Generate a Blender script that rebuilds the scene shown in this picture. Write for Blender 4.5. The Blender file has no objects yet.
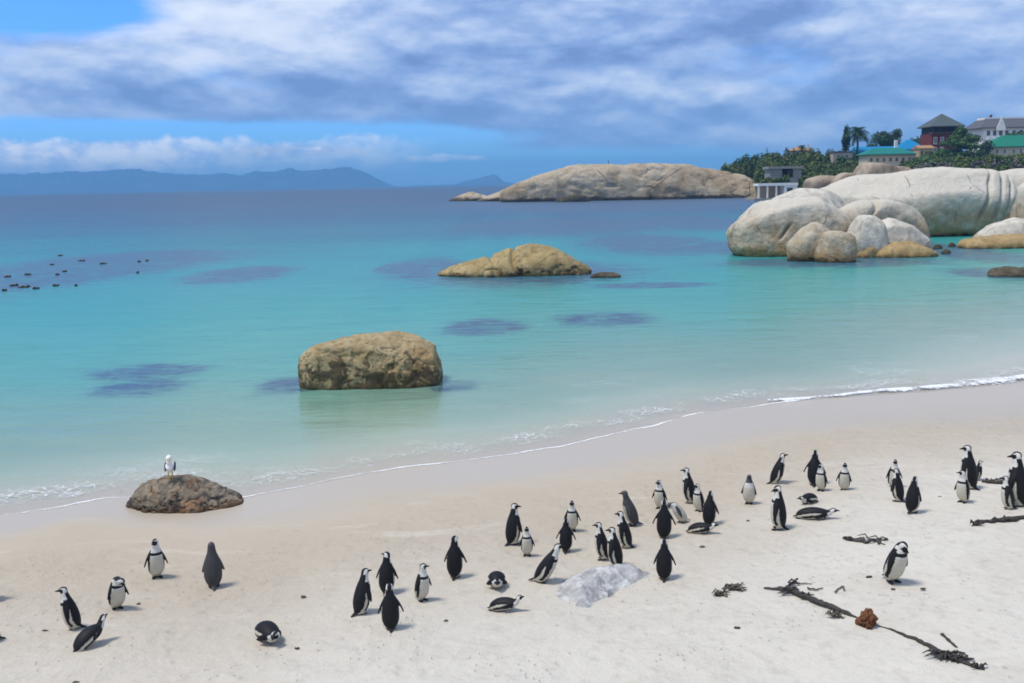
import bpy, bmesh, math, random
import numpy as np
from mathutils import Vector, Matrix
random.seed(7); rng = np.random.default_rng(7)
R = math.radians
scn = bpy.context.scene
COL = scn.collection

# ------------------------------------------------------------------ camera
W, H = 1024, 683
F = 996.0; CAMZ = 5.6; PITCH = R(9.0); ROLL = R(1.07)
cam_d = bpy.data.cameras.new('camera'); cam = bpy.data.objects.new('camera', cam_d); COL.objects.link(cam)
cam_d.sensor_width = 36; cam_d.lens = 36 * F / W; cam_d.clip_end = 40000; cam_d.clip_start = 0.1
cam.location = (0, 0, CAMZ)
MC = Matrix.Rotation(math.pi/2 - PITCH, 4, 'X') @ Matrix.Rotation(-ROLL, 4, 'Z')
cam.rotation_euler = MC.to_euler()
scn.camera = cam
M3 = np.array(MC.to_3x3())

# ------------------------------------------------------------------ sun, exposure
SUN_EL, SUN_AZ = R(66), R(-105)            # azimuth from +Y, negative = left of the view
sd = bpy.data.lights.new('sun', 'SUN'); sun = bpy.data.objects.new('sun', sd); COL.objects.link(sun)
sd.energy = 2.5; sd.angle = R(13); sd.color = (1.0, 0.945, 0.85)
sdir = Vector((math.sin(SUN_AZ)*math.cos(SUN_EL), math.cos(SUN_AZ)*math.cos(SUN_EL), math.sin(SUN_EL)))
sun.rotation_euler = sdir.to_track_quat('Z', 'Y').to_euler(); sun.location = (-20, 0, 40)
scn.view_settings.view_transform = 'Standard'; scn.view_settings.look = 'None'
scn.view_settings.exposure = 0.46
scn.cycles.pixel_filter_type = 'BLACKMAN_HARRIS'; scn.cycles.filter_width = 1.8; scn.view_settings.gamma = 1
scn.view_settings.use_curve_mapping = False

# ------------------------------------------------------------------ node helper
class NT:
    def __init__(s, nt): s.nt = nt; s.nt.nodes.clear()
    def n(s, typ, _in=None, **kw):
        nd = s.nt.nodes.new(typ)
        for k, v in kw.items(): setattr(nd, k, v)
        for k, v in (_in or {}).items(): s.set(nd.inputs[k], v)
        return nd
    def set(s, sock, v):
        if isinstance(v, bpy.types.NodeSocket): s.nt.links.new(v, sock)
        elif isinstance(v, bpy.types.Node): s.nt.links.new(v.outputs[0], sock)
        else:
            if hasattr(sock.default_value, '__len__') and not isinstance(v, (int, float)):
                v = tuple(v)
                if len(sock.default_value) == 4 and len(v) == 3: v = v + (1,)
            sock.default_value = v
    def m(s, op, a, b=None, c=None, clamp=False):
        nd = s.nt.nodes.new('ShaderNodeMath'); nd.operation = op; nd.use_clamp = clamp
        for i, v in enumerate((a, b, c)):
            if v is not None: s.set(nd.inputs[i], v)
        return nd.outputs[0]
    def sm(s, x, a, b, lo=0.0, hi=1.0):
        nd = s.nt.nodes.new('ShaderNodeMapRange'); nd.interpolation_type = 'SMOOTHSTEP'
        for i, v in enumerate((x, a, b, lo, hi)): s.set(nd.inputs[i], v)
        return nd.outputs[0]
    def mix(s, f, a, b, bt='MIX'):
        nd = s.nt.nodes.new('ShaderNodeMix'); nd.data_type = 'RGBA'; nd.blend_type = bt
        s.set(nd.inputs[0], f); s.set(nd.inputs[6], a); s.set(nd.inputs[7], b)
        return nd.outputs[2]
    def xyz(s, x, y, z=0.0): return s.n('ShaderNodeCombineXYZ', {0: x, 1: y, 2: z}).outputs[0]
    def noise(s, vec, scale, detail=4, rough=0.5, dist=0.0):
        nd = s.n('ShaderNodeTexNoise', {'Scale': scale, 'Detail': detail, 'Roughness': rough, 'Distortion': dist})
        if vec is not None: s.set(nd.inputs['Vector'], vec)
        return nd.outputs[0]
    def ramp(s, f, pts, interp='LINEAR'):
        nd = s.n('ShaderNodeValToRGB'); cr = nd.color_ramp; cr.interpolation = interp
        while len(cr.elements) < len(pts): cr.elements.new(0.5)
        for e, (p, c) in zip(cr.elements, pts):
            e.position = p; e.color = tuple(c) + ((1,) if len(c) == 3 else ())
        s.set(nd.inputs[0], f); return nd.outputs[0]

# ------------------------------------------------------------------ world: Nishita sky with cloud bank
w = bpy.data.worlds.new('World'); scn.world = w; w.use_nodes = True
n = NT(w.node_tree)
sky = n.n('ShaderNodeTexSky', sky_type='NISHITA', sun_disc=False, sun_elevation=SUN_EL, sun_rotation=SUN_AZ,
          air_density=1.0, dust_density=0.3, ozone_density=3.0)
skyc = n.mix(1.0, sky.outputs[0], (0.42, 0.86, 1.65), 'MULTIPLY')
tc = n.n('ShaderNodeTexCoord').outputs['Generated']
sp = n.n('ShaderNodeSeparateXYZ', {0: tc})
U = n.m('ARCTAN2', sp.outputs[0], sp.outputs[1]); V = n.m('ARCSINE', sp.outputs[2])
p1 = n.xyz(U, n.m('MULTIPLY', V, 3.4), 0.0)
n1 = n.noise(p1, 4.2, 9, 0.56, 0.25)
def ell(cu, cv, ru, rv):                      # soft elliptical region of the sky, 1 at its centre
    a = n.m('DIVIDE', n.m('SUBTRACT', U, cu), ru); b = n.m('DIVIDE', n.m('SUBTRACT', V, cv), rv)
    d = n.m('ADD', n.m('MULTIPLY', a, a), n.m('MULTIPLY', b, b))
    return n.m('EXPONENT', n.m('MULTIPLY', d, -1.0))
holes = ell(-0.40, 0.168, 0.075, 0.030)
for e, k in ((ell(-0.50, 0.105, 0.06, 0.018), .55), (ell(-0.36, 0.053, 0.26, 0.013), 1.0), (ell(-0.10, 0.046, 0.12, 0.008), .6),
             (ell(-0.05, 0.020, 0.22, 0.013), .75), (ell(-0.3, 0.0, 0.5, 0.024), 1.0), (ell(0.14, 0.008, 0.14, 0.014), .5)):
    holes = n.m('ADD', holes, n.m('MULTIPLY', e, k))
dens = n.sm(n.m('SUBTRACT', n.m('ADD', n1, 0.24), n.m('MULTIPLY', holes, 0.62)), 0.40, 0.66)
def cl(dv):                                   # cloud thickness, sampled a little higher for the lit tops
    v_ = n.m('ADD', V, dv); return n.noise(n.xyz(n.m('ADD', U, 3.1), n.m('MULTIPLY', v_, 2.7), 2.0), 5.8, 9, 0.55, 0.08)
c0_ = cl(0.0); c1_ = cl(0.011)
sh = n.m('ADD', n.m('MULTIPLY', n.m('SUBTRACT', c0_, c1_), 1.35), n.noise(n.xyz(n.m('ADD', U, 1.3), n.m('MULTIPLY', V, 3.0), 7.0), 3.0, 4, 0.5, 0.1))
sh2 = n.noise(n.xyz(n.m('ADD', U, 7.7), n.m('MULTIPLY', V, 2.3), 5.0), 19.0, 7, 0.58, 0.15)
lit = n.m('ADD', n.m('MULTIPLY', sh, 0.74), n.m('MULTIPLY', sh2, 0.26))
bias = n.m('ADD', n.m('MULTIPLY', n.m('SUBTRACT', ell(-0.24, 0.150, 0.16, 0.034), 0.0), 0.13), n.m('MULTIPLY', ell(0.30, 0.10, 0.28, 0.06), -0.035))
lit = n.m('ADD', lit, bias)
ccol = n.ramp(lit, [(0.34, (0.15, 0.225, 0.43)), (0.44, (0.225, 0.32, 0.55)), (0.54, (0.37, 0.46, 0.65)), (0.66, (0.58, 0.64, 0.75)), (0.80, (0.72, 0.75, 0.81))])
ccol = n.mix(n.m('MULTIPLY', n.sm(V, 0.10, 0.0), 0.30), ccol, (0.34, 0.50, 0.84))
# low cumulus over the far coast
cn = n.noise(n.xyz(U, n.m('MULTIPLY', V, 1.5), 1.0), 34.0, 6, 0.6, 0.2)
ct = n.noise(n.xyz(U, 0.0, 4.0), 11.0, 5, 0.6)
top = n.m('ADD', 0.018, n.m('MULTIPLY', ct, 0.048))
cu = n.m('SUBTRACT', n.m('ADD', top, n.m('MULTIPLY', cn, 0.014)), V)
cum = n.m('MULTIPLY', n.sm(cu, 0.000, 0.0075), n.sm(V, 0.011, 0.021))
cum = n.m('MULTIPLY', n.m('MULTIPLY', cum, n.sm(U, -0.06, -0.14)), n.sm(U, -0.20, -0.38, 0.55, 1.0))
puff = n.sm(n.m('ADD', ell(-0.197, 0.0375, 0.021, 0.0035), n.m('MULTIPLY', n.m('SUBTRACT', cn, 0.5), 1.2)), 0.45, 0.75)
puff2 = n.m('MULTIPLY', n.sm(n.m('ADD', ell(-0.065, 0.026, 0.045, 0.005), n.m('MULTIPLY', n.m('SUBTRACT', cn, 0.5), 1.6)), 0.45, 0.85), 0.6)
cum = n.m('MAXIMUM', cum, n.m('MAXIMUM', puff, puff2))
cumc = n.mix(n.sm(cn, 0.35, 0.62), (0.50, 0.62, 0.90), (0.98, 0.98, 1.0))
bg1 = n.n('ShaderNodeBackground', {'Color': skyc, 'Strength': 0.10})
bg2 = n.n('ShaderNodeBackground', {'Color': ccol, 'Strength': 1.0})
bg3 = n.n('ShaderNodeBackground', {'Color': cumc, 'Strength': 1.0})
mx = n.n('ShaderNodeMixShader', {0: n.m('MULTIPLY', dens, 0.94), 1: bg1.outputs[0], 2: bg2.outputs[0]})
mx2 = n.n('ShaderNodeMixShader', {0: n.m('MULTIPLY', cum, 0.95), 1: mx.outputs[0], 2: bg3.outputs[0]})
wo = n.n('ShaderNodeOutputWorld', {'Surface': mx2.outputs[0]})

# ------------------------------------------------------------------ numpy noise
_perm = rng.permutation(256).astype(np.int64); _perm = np.concatenate([_perm]*3)
_grad = rng.normal(size=(256, 3)); _grad /= np.linalg.norm(_grad, axis=1)[:, None]
def perlin(P):
    P = np.asarray(P, float); I = np.floor(P).astype(np.int64); f = P - I; u = f*f*f*(f*(f*6-15)+10); I &= 255
    out = np.zeros(len(P))
    for dx in (0, 1):
        for dy in (0, 1):
            for dz in (0, 1):
                h = _perm[_perm[_perm[(I[:, 0]+dx) & 255] + ((I[:, 1]+dy) & 255)] + ((I[:, 2]+dz) & 255)]
                g = _grad[h]; d = f - np.array([dx, dy, dz])
                wgt = (u[:, 0] if dx else 1-u[:, 0])*(u[:, 1] if dy else 1-u[:, 1])*(u[:, 2] if dz else 1-u[:, 2])
                out += wgt*(g*d).sum(1)
    return out*1.5
def fbm(P, o=4, g=0.5):
    P = np.asarray(P, float); s = 0; a = 1; t = 0
    for i in range(o): s = s + a*perlin(P*(2.03**i) + 17.3*i); t += a; a *= g
    return s/t
def sstep(x, a, b):
    t = np.clip((x-a)/(b-a), 0, 1); return t*t*(3-2*t)

# ------------------------------------------------------------------ rays
def ray(px, py):
    d = M3 @ np.array([(px - W/2)/F, -(py - H/2)/F, -1.0]); return d
def on_z(px, py, z=0.0):
    d = ray(px, py); t = (z - CAMZ)/d[2]; return np.array([d[0]*t, d[1]*t, z])
def at(px, py, Y):
    d = ray(px, py); t = Y/d[1]; return np.array([d[0]*t, Y, CAMZ + d[2]*t])

# shoreline in plan: y of the water's edge for each x
_sp = [(-500, 560), (-220, 540), (0, 515), (60, 506), (110, 495), (180, 499), (245, 497), (300, 487), (400, 467), (480, 459), (560, 446), (610, 434), (650, 425), (700, 413), (760, 405), (810, 400), (870, 396), (940, 391), (1024, 383)]
_sw = [tuple(on_z(a, b)[:2]) for a, b in _sp] + [(20, 30.5), (30, 38), (50, 56), (80, 95), (160, 200)]
SX = np.array([p[0] for p in _sw]); SY = np.array([p[1] for p in _sw])
_xx = np.linspace(SX[0], SX[-1], 4000); _yy = np.interp(_xx, SX, SY)
_k = np.ones(9)/9; _yy = np.convolve(np.pad(_yy, 4, 'edge'), _k, 'valid')
def shore_y(x): return np.interp(x, _xx, _yy)
def _sm(a, n_): return np.convolve(np.pad(a, n_//2, 'edge'), np.hanning(n_+2)[1:-1]/np.hanning(n_+2)[1:-1].sum(), 'valid')[:len(a)]
_dx = _xx[1]-_xx[0]; _ss = _sm(_sm(np.gradient(_yy, _dx), int(4/_dx)|1), int(3/_dx)|1); _yw = _sm(_yy, int(9/_dx)|1)
def inland(x, y):                               # metres inland (+) or offshore (-)
    s = np.interp(x, _xx, _ss); far = sstep((shore_y(x)-y)*-1.0, 3.0, 14.0)
    return _inl(x, y, s)*(1-far) + far*_inl(x, y, s, _yw)
def _inl(x, y, s, arr=None):
    if arr is not None: return (np.interp(x, _xx, arr) - y)/np.sqrt(1 + np.minimum(s*s, 1.0))
    return (shore_y(x) - y)/np.sqrt(1 + np.minimum(s*s, 1.0))
def terr(x, y):
    x = np.asarray(x, float); y = np.asarray(y, float); d = inland(x, y)
    up = 0.030*d + 0.0022*np.clip(d, 0, 9)**2 + 0.02*np.clip(d-9, 0, None)
    dn = -(0.035*(-d) + 0.0016*np.clip(-d, 0, 45)**2); dn = np.maximum(dn, -6.0)
    return np.where(d > 0, up, dn)
def ground(px, py):                             # where the pixel's ray meets the sand
    d = ray(px, py); lo, hi = 2.0, 400.0
    for _ in range(50):
        t = (lo+hi)/2; p = np.array([0, 0, CAMZ]) + d*t
        if p[2] > float(terr(p[0], p[1])): lo = t
        else: hi = t
    return p

# ------------------------------------------------------------------ mesh helpers
def mesh(name, V_, F_, smooth=False):
    me = bpy.data.meshes.new(name); me.from_pydata([tuple(v) for v in V_], [], [tuple(f) for f in F_]); me.update()
    if smooth: me.polygons.foreach_set('use_smooth', [True]*len(me.polygons))
    return me
def link(name, me, mat, parent=None, loc=None):
    o = bpy.data.objects.new(name, me); COL.objects.link(o)
    if mat is not None: me.materials.append(mat)
    if parent is not None: o.parent = parent
    if loc is not None: o.location = loc
    return o
def tag(o, label=None, cat=None, group=None, kind=None):
    if label: o['label'] = label
    if cat: o['category'] = cat
    if group: o['group'] = group
    if kind: o['kind'] = kind
    return o
def empty(name, loc, rz=0.0):
    o = bpy.data.objects.new(name, None); COL.objects.link(o); o.location = loc; o.rotation_euler = (0, 0, rz)
    o.empty_display_size = 0.1; return o
def grid(nr, nc):
    i = np.arange(nr*nc).reshape(nr, nc)
    return np.stack([i[:-1, :-1], i[:-1, 1:], i[1:, 1:], i[1:, :-1]], -1).reshape(-1, 4)
def fastmesh(name, V_, F_, smooth=True):
    V_ = np.asarray(V_, np.float32); F_ = np.asarray(F_, np.int32); me = bpy.data.meshes.new(name); k = F_.shape[1]
    me.vertices.add(len(V_)); me.vertices.foreach_set('co', V_.ravel())
    me.loops.add(F_.size); me.loops.foreach_set('vertex_index', F_.ravel())
    me.polygons.add(len(F_)); me.polygons.foreach_set('loop_start', np.arange(0, F_.size, k, dtype=np.int32))
    me.polygons.foreach_set('use_smooth', np.full(len(F_), smooth)); me.update(calc_edges=True); me.validate(); return me
def fattr(me, name, arr):
    a = me.attributes.new(name, 'FLOAT', 'POINT'); a.data.foreach_set('value', np.asarray(arr, np.float32))
class MB:
    def __init__(s): s.v = []; s.f = []
    def add(s, vs, fs):
        k = len(s.v); s.v += [tuple(v) for v in vs]; s.f += [tuple(i+k for i in f) for f in fs]; return s
    def box(s, x0, x1, y0, y1, z0, z1):
        return s.add([(x0,y0,z0),(x1,y0,z0),(x1,y1,z0),(x0,y1,z0),(x0,y0,z1),(x1,y0,z1),(x1,y1,z1),(x0,y1,z1)],
                     [(0,3,2,1),(4,5,6,7),(0,1,5,4),(1,2,6,5),(2,3,7,6),(3,0,4,7)])
    def hip(s, x0, x1, y0, y1, z0, z1, ix, iy, t=0.18):      # hipped roof with a short fascia
        a = [(x0,y0),(x1,y0),(x1,y1),(x0,y1)]; b = [(x0+ix,y0+iy),(x1-ix,y0+iy),(x1-ix,y1-iy),(x0+ix,y1-iy)]
        vs = [(p[0],p[1],z0) for p in a]+[(p[0],p[1],z0+t) for p in a]+[(p[0],p[1],z1) for p in b]
        fs = [(0,3,2,1),(8,9,10,11)]
        for i in range(4):
            j = (i+1) % 4; fs += [(i,j,4+j,4+i),(4+i,4+j,8+j,8+i)]
        return s.add(vs, fs)
    def gable(s, x0, x1, y0, y1, z0, z1, t=0.15):            # ridge along x
        ym = (y0+y1)/2
        return s.add([(x0,y0,z0),(x1,y0,z0),(x1,y1,z0),(x0,y1,z0),(x0,y0,z0+t),(x1,y0,z0+t),(x1,y1,z0+t),(x0,y1,z0+t),(x0,ym,z1),(x1,ym,z1)],
                     [(0,3,2,1),(0,1,5,4),(2,3,7,6),(4,5,9,8),(6,7,8,9),(1,2,6,9,5),(3,0,4,8,7)])
    def prism(s, pts, y0, y1):                                # outline in xz, counter-clockwise seen from -y
        k = len(pts)
        vs = [(p[0],y0,p[1]) for p in pts]+[(p[0],y1,p[1]) for p in pts]
        fs = [tuple(range(k)), tuple(reversed(range(k,2*k)))]+[(i,k+i,k+(i+1)%k,(i+1)%k) for i in range(k)]
        return s.add(vs, fs)
    def tube(s, pts, rad, seg=8, flat=1.0):
        pts = [Vector(p) for p in pts]; k0 = len(s.v)
        for i, p in enumerate(pts):
            t = (pts[min(i+1, len(pts)-1)] - pts[max(i-1, 0)]).normalized()
            up = Vector((0, 0, 1)) if abs(t.z) < 0.9 else Vector((1, 0, 0))
            a = t.cross(up).normalized(); b = a.cross(t).normalized(); r = rad[i] if hasattr(rad, '__len__') else rad
            for j in range(seg):
                g = 2*math.pi*j/seg; s.v.append(tuple(p + a*(math.cos(g)*r) + b*(math.sin(g)*r*flat)))
        for i in range(len(pts)-1):
            for j in range(seg):
                s.f.append((k0+i*seg+j, k0+i*seg+(j+1) % seg, k0+(i+1)*seg+(j+1) % seg, k0+(i+1)*seg+j))
        s.f.append(tuple(reversed(range(k0, k0+seg)))); e = k0+(len(pts)-1)*seg; s.f.append(tuple(range(e, e+seg)))
        return s
    def ell(s, c, ax, seg=14, ring=9):                        # ax: 3 axis vectors (scaled)
        k = len(s.v); A = np.array(ax, float); c = np.array(c, float)
        for i in range(1, ring):
            th = math.pi*i/ring
            for j in range(seg):
                ph = 2*math.pi*j/seg
                s.v.append(tuple(c + A[0]*math.sin(th)*math.cos(ph) + A[1]*math.sin(th)*math.sin(ph) + A[2]*math.cos(th)))
        tp = len(s.v); s.v += [tuple(c+A[2]), tuple(c-A[2])]
        for i in range(ring-2):
            for j in range(seg):
                a = k+i*seg+j; b = k+i*seg+(j+1) % seg; s.f.append((a, a+seg, b+seg, b))
        for j in range(seg):
            s.f.append((tp, k+j, k+(j+1) % seg)); e = k+(ring-2)*seg; s.f.append((tp+1, e+(j+1) % seg, e+j))
        return s
    def build(s, name, mat, parent=None, smooth=False, loc=None):
        return link(name, mesh(name, s.v, s.f, smooth), mat, parent, loc)

# ------------------------------------------------------------------ materials
def simple(name, col, rough=0.8, var=0.12, scale=3.0, spec=0.3, bump=0.0):
    m = bpy.data.materials.new(name); m.use_nodes = True; t = NT(m.node_tree)
    oc = t.n('ShaderNodeTexCoord').outputs['Object']
    nz = t.noise(oc, scale, 5, 0.6)
    c = t.mix(nz, tuple(x*(1-var*2) for x in col), tuple(min(1, x*(1+var*2)) for x in col))
    b = t.n('ShaderNodeBsdfPrincipled', {'Base Color': c, 'Roughness': rough, 'Specular IOR Level': spec})
    if bump:
        bp = t.n('ShaderNodeBump', {'Height': nz, 'Distance': bump, 'Strength': 1.0}); t.set(b.inputs['Normal'], bp)
    t.n('ShaderNodeOutputMaterial', {'Surface': b}); return m

def rock_mat(name, c1, c2, stain, band, band_top, band_soft, sc=1.0, dark=None, pit=0.0, bump=0.05, rough=0.85, joints=0.0, top=None):
    m = bpy.data.materials.new(name); m.use_nodes = True; t = NT(m.node_tree)
    oc = t.n('ShaderNodeTexCoord').outputs['Object']
    pos = t.n('ShaderNodeSeparateXYZ', {0: t.n('ShaderNodeNewGeometry').outputs['Position']})
    big = t.noise(oc, 0.35*sc, 4, 0.55, 0.4); mid = t.noise(oc, 1.5*sc, 6, 0.62, 0.3); fine = t.noise(oc, 9*sc, 6, 0.7)
    c = t.mix(t.sm(mid, 0.33, 0.67), c1, c2)
    c = t.mix(t.m('MULTIPLY', t.sm(big, 0.48, 0.68), 0.7), c, stain)
    # vertical run-off streaks
    sv = t.n('ShaderNodeVectorMath', {0: oc, 1: (1.0, 1.0, 0.16)}, operation='MULTIPLY')
    st = t.noise(sv.outputs[0], 2.6*sc, 5, 0.6, 0.2)
    c = t.mix(t.m('MULTIPLY', t.sm(st, 0.50, 0.70), 0.55), c, tuple(x*0.50 for x in stain))
    cv = t.n('ShaderNodeVectorMath', {0: oc, 1: t.n('ShaderNodeVectorMath', {0: t.n('ShaderNodeTexNoise', {'Scale': 0.6*sc, 'Detail': 4}).outputs['Color'], 1: (1.6/sc,)*3}, operation='MULTIPLY').outputs[0]}, operation='ADD').outputs[0]
    ck = t.n('ShaderNodeTexVoronoi', {'Vector': cv, 'Scale': 0.28*sc}, feature='DISTANCE_TO_EDGE').outputs[0]
    ckm = t.m('MULTIPLY', t.sm(ck, 0.010, 0.002), t.sm(t.noise(oc, 0.5*sc, 2, 0.5), 0.52, 0.62))
    c = t.mix(t.m('MULTIPLY', ckm, 0.25), c, (0.05, 0.042, 0.032))
    if dark:
        pt = t.noise(oc, 1.9*sc, 7, 0.62, 0.5)
        hgt = t.sm(pos.outputs[2], dark[1], dark[2])        # dark blotches, denser low down; on the brown boulder, painted-in shade of pits
        c = t.mix(t.m('MULTIPLY', t.sm(t.m('ADD', pt, t.m('MULTIPLY', hgt, -0.22)), 0.40, 0.50), 0.85), c, dark[0])
    if top: c = t.mix(t.m('MULTIPLY', t.sm(t.m('ADD', pos.outputs[2], t.m('MULTIPLY', t.m('SUBTRACT', mid, 0.5), 1.6)), top[1], top[2]), 0.85), c, top[0])
    zz = t.m('ADD', pos.outputs[2], t.m('MULTIPLY', t.m('SUBTRACT', mid, 0.5), band_soft*2.2))
    c = t.mix(t.m('MULTIPLY', t.sm(zz, band_top, band_top-band_soft), 0.85), c, band)
    wet = t.sm(zz, 0.16*band_top+0.05, 0.02) if band_top > 0 else 0.0
    c = t.mix(t.m('MULTIPLY', wet, 0.75), c, (0.035, 0.028, 0.018))
    c = t.mix(t.m('MULTIPLY', t.sm(fine, 0.56, 0.72), 0.35), c, (0.06, 0.055, 0.05))
    vor = t.n('ShaderNodeTexVoronoi', {'Vector': oc, 'Scale': 1.1*sc}, feature='DISTANCE_TO_EDGE')
    hh = t.m('ADD', t.m('MULTIPLY', mid, 1.0), t.m('MULTIPLY', fine, 0.35))
    hh = t.m('SUBTRACT', hh, t.m('MULTIPLY', ckm, 0.6))
    if joints: hh = t.m('ADD', hh, t.m('MULTIPLY', t.sm(vor.outputs[0], 0.0, 0.03), joints))
    bp = t.n('ShaderNodeBump', {'Height': hh, 'Distance': bump, 'Strength': 1.0})
    b = t.n('ShaderNodeBsdfPrincipled', {'Base Color': c, 'Roughness': rough, 'Specular IOR Level': 0.25, 'Normal': bp})
    t.n('ShaderNodeOutputMaterial', {'Surface': b}); return m

def attr_mat(name, rough=0.6, spec=0.3):
    m = bpy.data.materials.new(name); m.use_nodes = True; t = NT(m.node_tree)
    a = t.n('ShaderNodeAttribute', attribute_name='Col'); oc = t.n('ShaderNodeTexCoord').outputs['Object']
    nz = t.noise(oc, 34, 4, 0.7)
    c = t.mix(0.45, a.outputs['Color'], t.mix(nz, (0.25, 0.22, 0.18), (1.3, 1.3, 1.3)), 'MULTIPLY')
    bp = t.n('ShaderNodeBump', {'Height': nz, 'Distance': 0.006, 'Strength': 0.5})
    b = t.n('ShaderNodeBsdfPrincipled', {'Base Color': c, 'Roughness': rough, 'Specular IOR Level': spec, 'Normal': bp})
    t.n('ShaderNodeOutputMaterial', {'Surface': b}); return m

def sand_mat():
    m = bpy.data.materials.new('sand'); m.use_nodes = True; t = NT(m.node_tree)
    d = t.n('ShaderNodeAttribute', attribute_name='inland').outputs['Fac']
    pos = t.n('ShaderNodeNewGeometry').outputs['Position']
    sep = t.n('ShaderNodeSeparateXYZ', {0: pos})
    wob = t.noise(pos, 0.45, 4, 0.55); fine = t.noise(pos, 60, 3, 0.7); med = t.noise(pos, 5.0, 6, 0.65); grain = t.noise(pos, 260, 2, 0.6)
    dd = t.m('ADD', d, t.m('MULTIPLY', t.m('SUBTRACT', wob, 0.5), 1.5))
    damp = (0.450, 0.385, 0.295); dry = (0.605, 0.565, 0.485); wetc = (0.440, 0.385, 0.310)
    c = t.mix(t.sm(dd, 3.2, 9.5), damp, dry)
    dsp = t.sm(t.noise(pos, 0.9, 5, 0.6, 0.3), 0.40, 0.66)
    c = t.mix(t.m('MULTIPLY', dsp, 0.30), c, t.mix(0.5, c, (0.36, 0.30, 0.22)))
    c = t.mix(t.m('MULTIPLY', t.sm(med, 0.50, 0.72), 0.28), c, (0.33, 0.28, 0.21))
    c = t.mix(t.m('MULTIPLY', t.sm(fine, 0.60, 0.78), 0.22), c, (0.20, 0.16, 0.12))
    c = t.mix(t.m('MULTIPLY', t.sm(t.noise(t.n('ShaderNodeVectorMath', {0: pos, 1: (0.35, 1.6, 1.0)}, operation='MULTIPLY').outputs[0], 1.3, 6, 0.65, 0.5), 0.56, 0.74), 0.30), c, (0.72, 0.68, 0.60))
    wn = t.n('ShaderNodeAttribute', attribute_name='wetness').outputs['Fac']
    wet = t.sm(t.m('ADD', wn, t.m('MULTIPLY', t.m('SUBTRACT', wob, 0.5), 0.6)), 1.35, 0.35)
    c = t.mix(wet, c, wetc)
    c = t.mix(t.sm(d, -0.2, -3.0), c, (0.56, 0.51, 0.42))      # clean pale sand under water
    # thin film left by the last wave: glossy between the foam edge and the damp line
    film = wet
    rough = t.sm(film, 0.0, 1.0, 0.9, 0.30)
    tr = t.n('ShaderNodeTexVoronoi', {'Vector': pos, 'Scale': 3.3, 'Randomness': 1.0}, feature='SMOOTH_F1').outputs[0]
    dents = t.m('MULTIPLY', t.sm(tr, 0.05, 0.28), t.sm(d, 2.2, 4.0))
    trk = t.n('ShaderNodeTexVoronoi', {'Vector': t.n('ShaderNodeVectorMath', {0: pos, 1: (1.0, 0.7, 1.0)}, operation='MULTIPLY').outputs[0], 'Scale': 9.0}, feature='F1').outputs[0]
    dents = t.m('ADD', dents, t.m('MULTIPLY', t.m('MULTIPLY', t.sm(trk, 0.10, 0.22), t.sm(t.noise(pos, 1.2, 3, 0.5), 0.48, 0.6)), t.sm(d, 2.2, 4.0)))
    hgt = t.m('ADD', t.m('MULTIPLY', t.m('ADD', med, t.m('MULTIPLY', fine, 0.25)), t.sm(d, 1.2, 5.0, 0.10, 1.0)), t.m('MULTIPLY', dents, 0.35))
    bp = t.n('ShaderNodeBump', {'Height': hgt, 'Distance': 0.045, 'Strength': 1.0})
    b = t.n('ShaderNodeBsdfPrincipled', {'Base Color': c, 'Roughness': rough, 'Specular IOR Level': t.sm(film, 0, 1, 0.15, 0.34), 'Normal': bp})
    t.n('ShaderNodeOutputMaterial', {'Surface': b}); return m

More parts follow.
